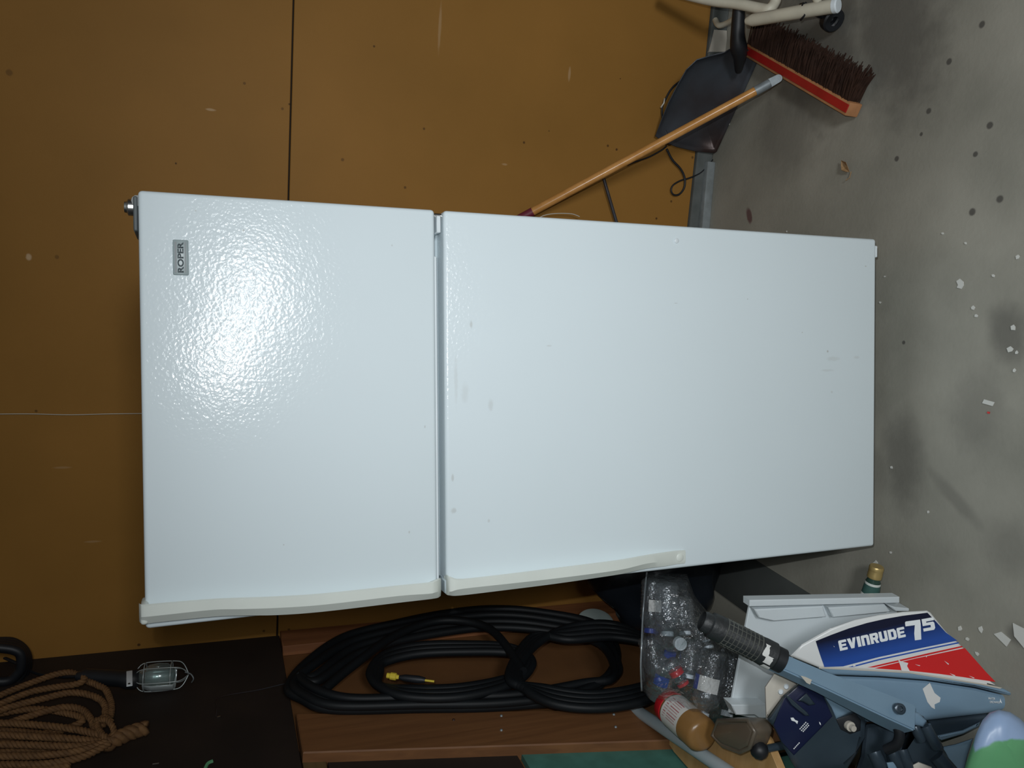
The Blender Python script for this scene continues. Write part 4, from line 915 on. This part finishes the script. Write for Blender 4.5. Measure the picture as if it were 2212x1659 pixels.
for (h, a0, a1, w) in ((gl-.030, -.75, .1, .010), (gl-.022, -.05, .55, .015), (gl-.018, .7, 1.35, .016)):
    bm = bmesh.new(); N = 8; g = []
    for i in range(N+1):
        a = a0+(a1-a0)*i/N; d = gn*math.cos(a)+gt*math.sin(a); j = .0035*noise.noise(Vector((i*.55, h*90, a0)))
        g.append((bm.verts.new(g0+ga_*(h+j)+d*.0285), bm.verts.new(g0+ga_*(h+w-j)+d*.0285)))
    for A, B in zip(g, g[1:]): bm.faces.new((A[0], B[0], B[1], A[1]))
    o = obj('tape', bm, M['tape'], gr, True); o['label'] = 'torn white tape'
tubem('collar', [g1+ga_*.004, g1+ga_*.022], .0245, M['black'], T, 18)
# swivel bracket, hoses, clamps at the bottom
slab('swivel_bracket', zz((1225, 1090), (1300, 1105), (1375, 1150), (1420, 1230), (1480, 1330), (1560, 1450), (1660, 1640), (1080, 1640), (1050, 1420), (1210, 1330), (1290, 1220)), DM-.06, .16, M['motor_dark'], T, .016, seg=4)
slab('leg_casing', zz((1380, 1430), (1640, 1380), (1790, 1330), (1740, 1480), (1690, 1700), (1400, 1700)), DM+.05, .08, M['motor_blue'], T, .01, seg=3)
slab('swivel_body', zz((870, 1210), (1080, 1190), (1290, 1230), (1480, 1400), (1600, 1700), (760, 1700), (840, 1480)), DM+.0, .10, M['motor_dark'], T, .02, seg=3)
slab('bracket_cap', zz((1240, 1098), (1330, 1118), (1400, 1190), (1370, 1240), (1290, 1225)), DM-.075, .05, M['motor_blue'], T, .008, seg=3)
tubem('hose', catmull([dep(*z2(1020, 1130), DM-.07), dep(*z2(1110, 1190), DM-.085), dep(*z2(1170, 1280), DM-.09), dep(*z2(1150, 1380), DM-.085), dep(*z2(1060, 1430), DM-.07)], 6), .010, M['black'], T, 10)
for (p, q, r_) in (((1385, 1230), (1480, 1400), .012), ((1300, 1240), (1350, 1340), .010), ((1190, 1430), (1240, 1560), .012), ((1110, 1440), (1160, 1560), .012), ((1480, 1480), (1620, 1640), .016), ((960, 1450), (1010, 1560), .014)):
    tubem('clamp_rib', [dep(*z2(*p), DM-.068), dep(*z2((p[0]+q[0])/2, (p[1]+q[1])/2), DM-.074), dep(*z2(*q), DM-.068)], r_, M['motor_dark'], T, 12)
slab('clamp_plate', zz((1060, 1535), (1130, 1525), (1160, 1600), (1090, 1640)), DM-.082, .02, M['motor_blue'], T, .004)
slab('clamp_plate', zz((1280, 1555), (1330, 1530), (1440, 1570), (1470, 1640), (1300, 1640)), DM-.080, .02, M['beige'], T, .004)
# shift lever with black knob
k0, k1 = dep(1640, 1621, DM-.01), dep(1742, 1600, DM+.02)
tubem('shift_rod', [k0, k1], .008, M['motor_dark'], T, 10)
bm = bmesh.new(); lathe(bm, [(-.016, 0), (-.015, .010), (-.010, .016), (0, .0185), (.010, .0165), (.016, .010), (.017, 0)], k0, (dep(1660, 1630, DM)-dep(1626, 1610, DM)), 18); obj('shift_knob', bm, M['black'], T, True)
settle(T)
# ------------------------------------------------------------------ pale blue bag with green print in the lower corner
T = thing('blue_bag', 'pale blue plastic bag with a green patch in the front corner', 'bag', dep(2170, 1620, 1.42))
ol = [(2076, 1690), (2086, 1650), (2098, 1615), (2110, 1582), (2122, 1556), (2138, 1539), (2158, 1533), (2182, 1538), (2204, 1552), (2228, 1578), (2250, 1620), (2262, 1690), (2200, 1730), (2120, 1730)]
bm = bmesh.new(); cu, cv = 2170, 1640; seq = []
for s, d in ((.6, 1.60), (.96, 1.55), (1., 1.50), (1.0, 1.47), (.97, 1.445), (.86, 1.43), (.6, 1.42), (.3, 1.415)):
    seq.append([bm.verts.new(dep(cu+(u-cu)*s, cv+(v-cv)*s, d+.012*noise.noise(Vector((u*.03, v*.03, d*5))))) for u, v in ol])
for A, B in zip(seq, seq[1:]):
    for i in range(len(A)): j = (i+1) % len(A); bm.faces.new((A[i], A[j], B[j], B[i]))
bm.faces.new(seq[0][::-1]); bm.faces.new(seq[-1])
o = obj('bag_skin', bm, M['bag_blue'], T, True)
# the green print on the skin: a ragged-edged region in the bag's own space
q = dep(2178, 1678, 1.43); mask_spots(M['bag_blue'], [(q.x, q.y, q.z, .073, .073, .073, 0, 1.)], (.12, .34, .16), .03, 12, .25)
settle(T)
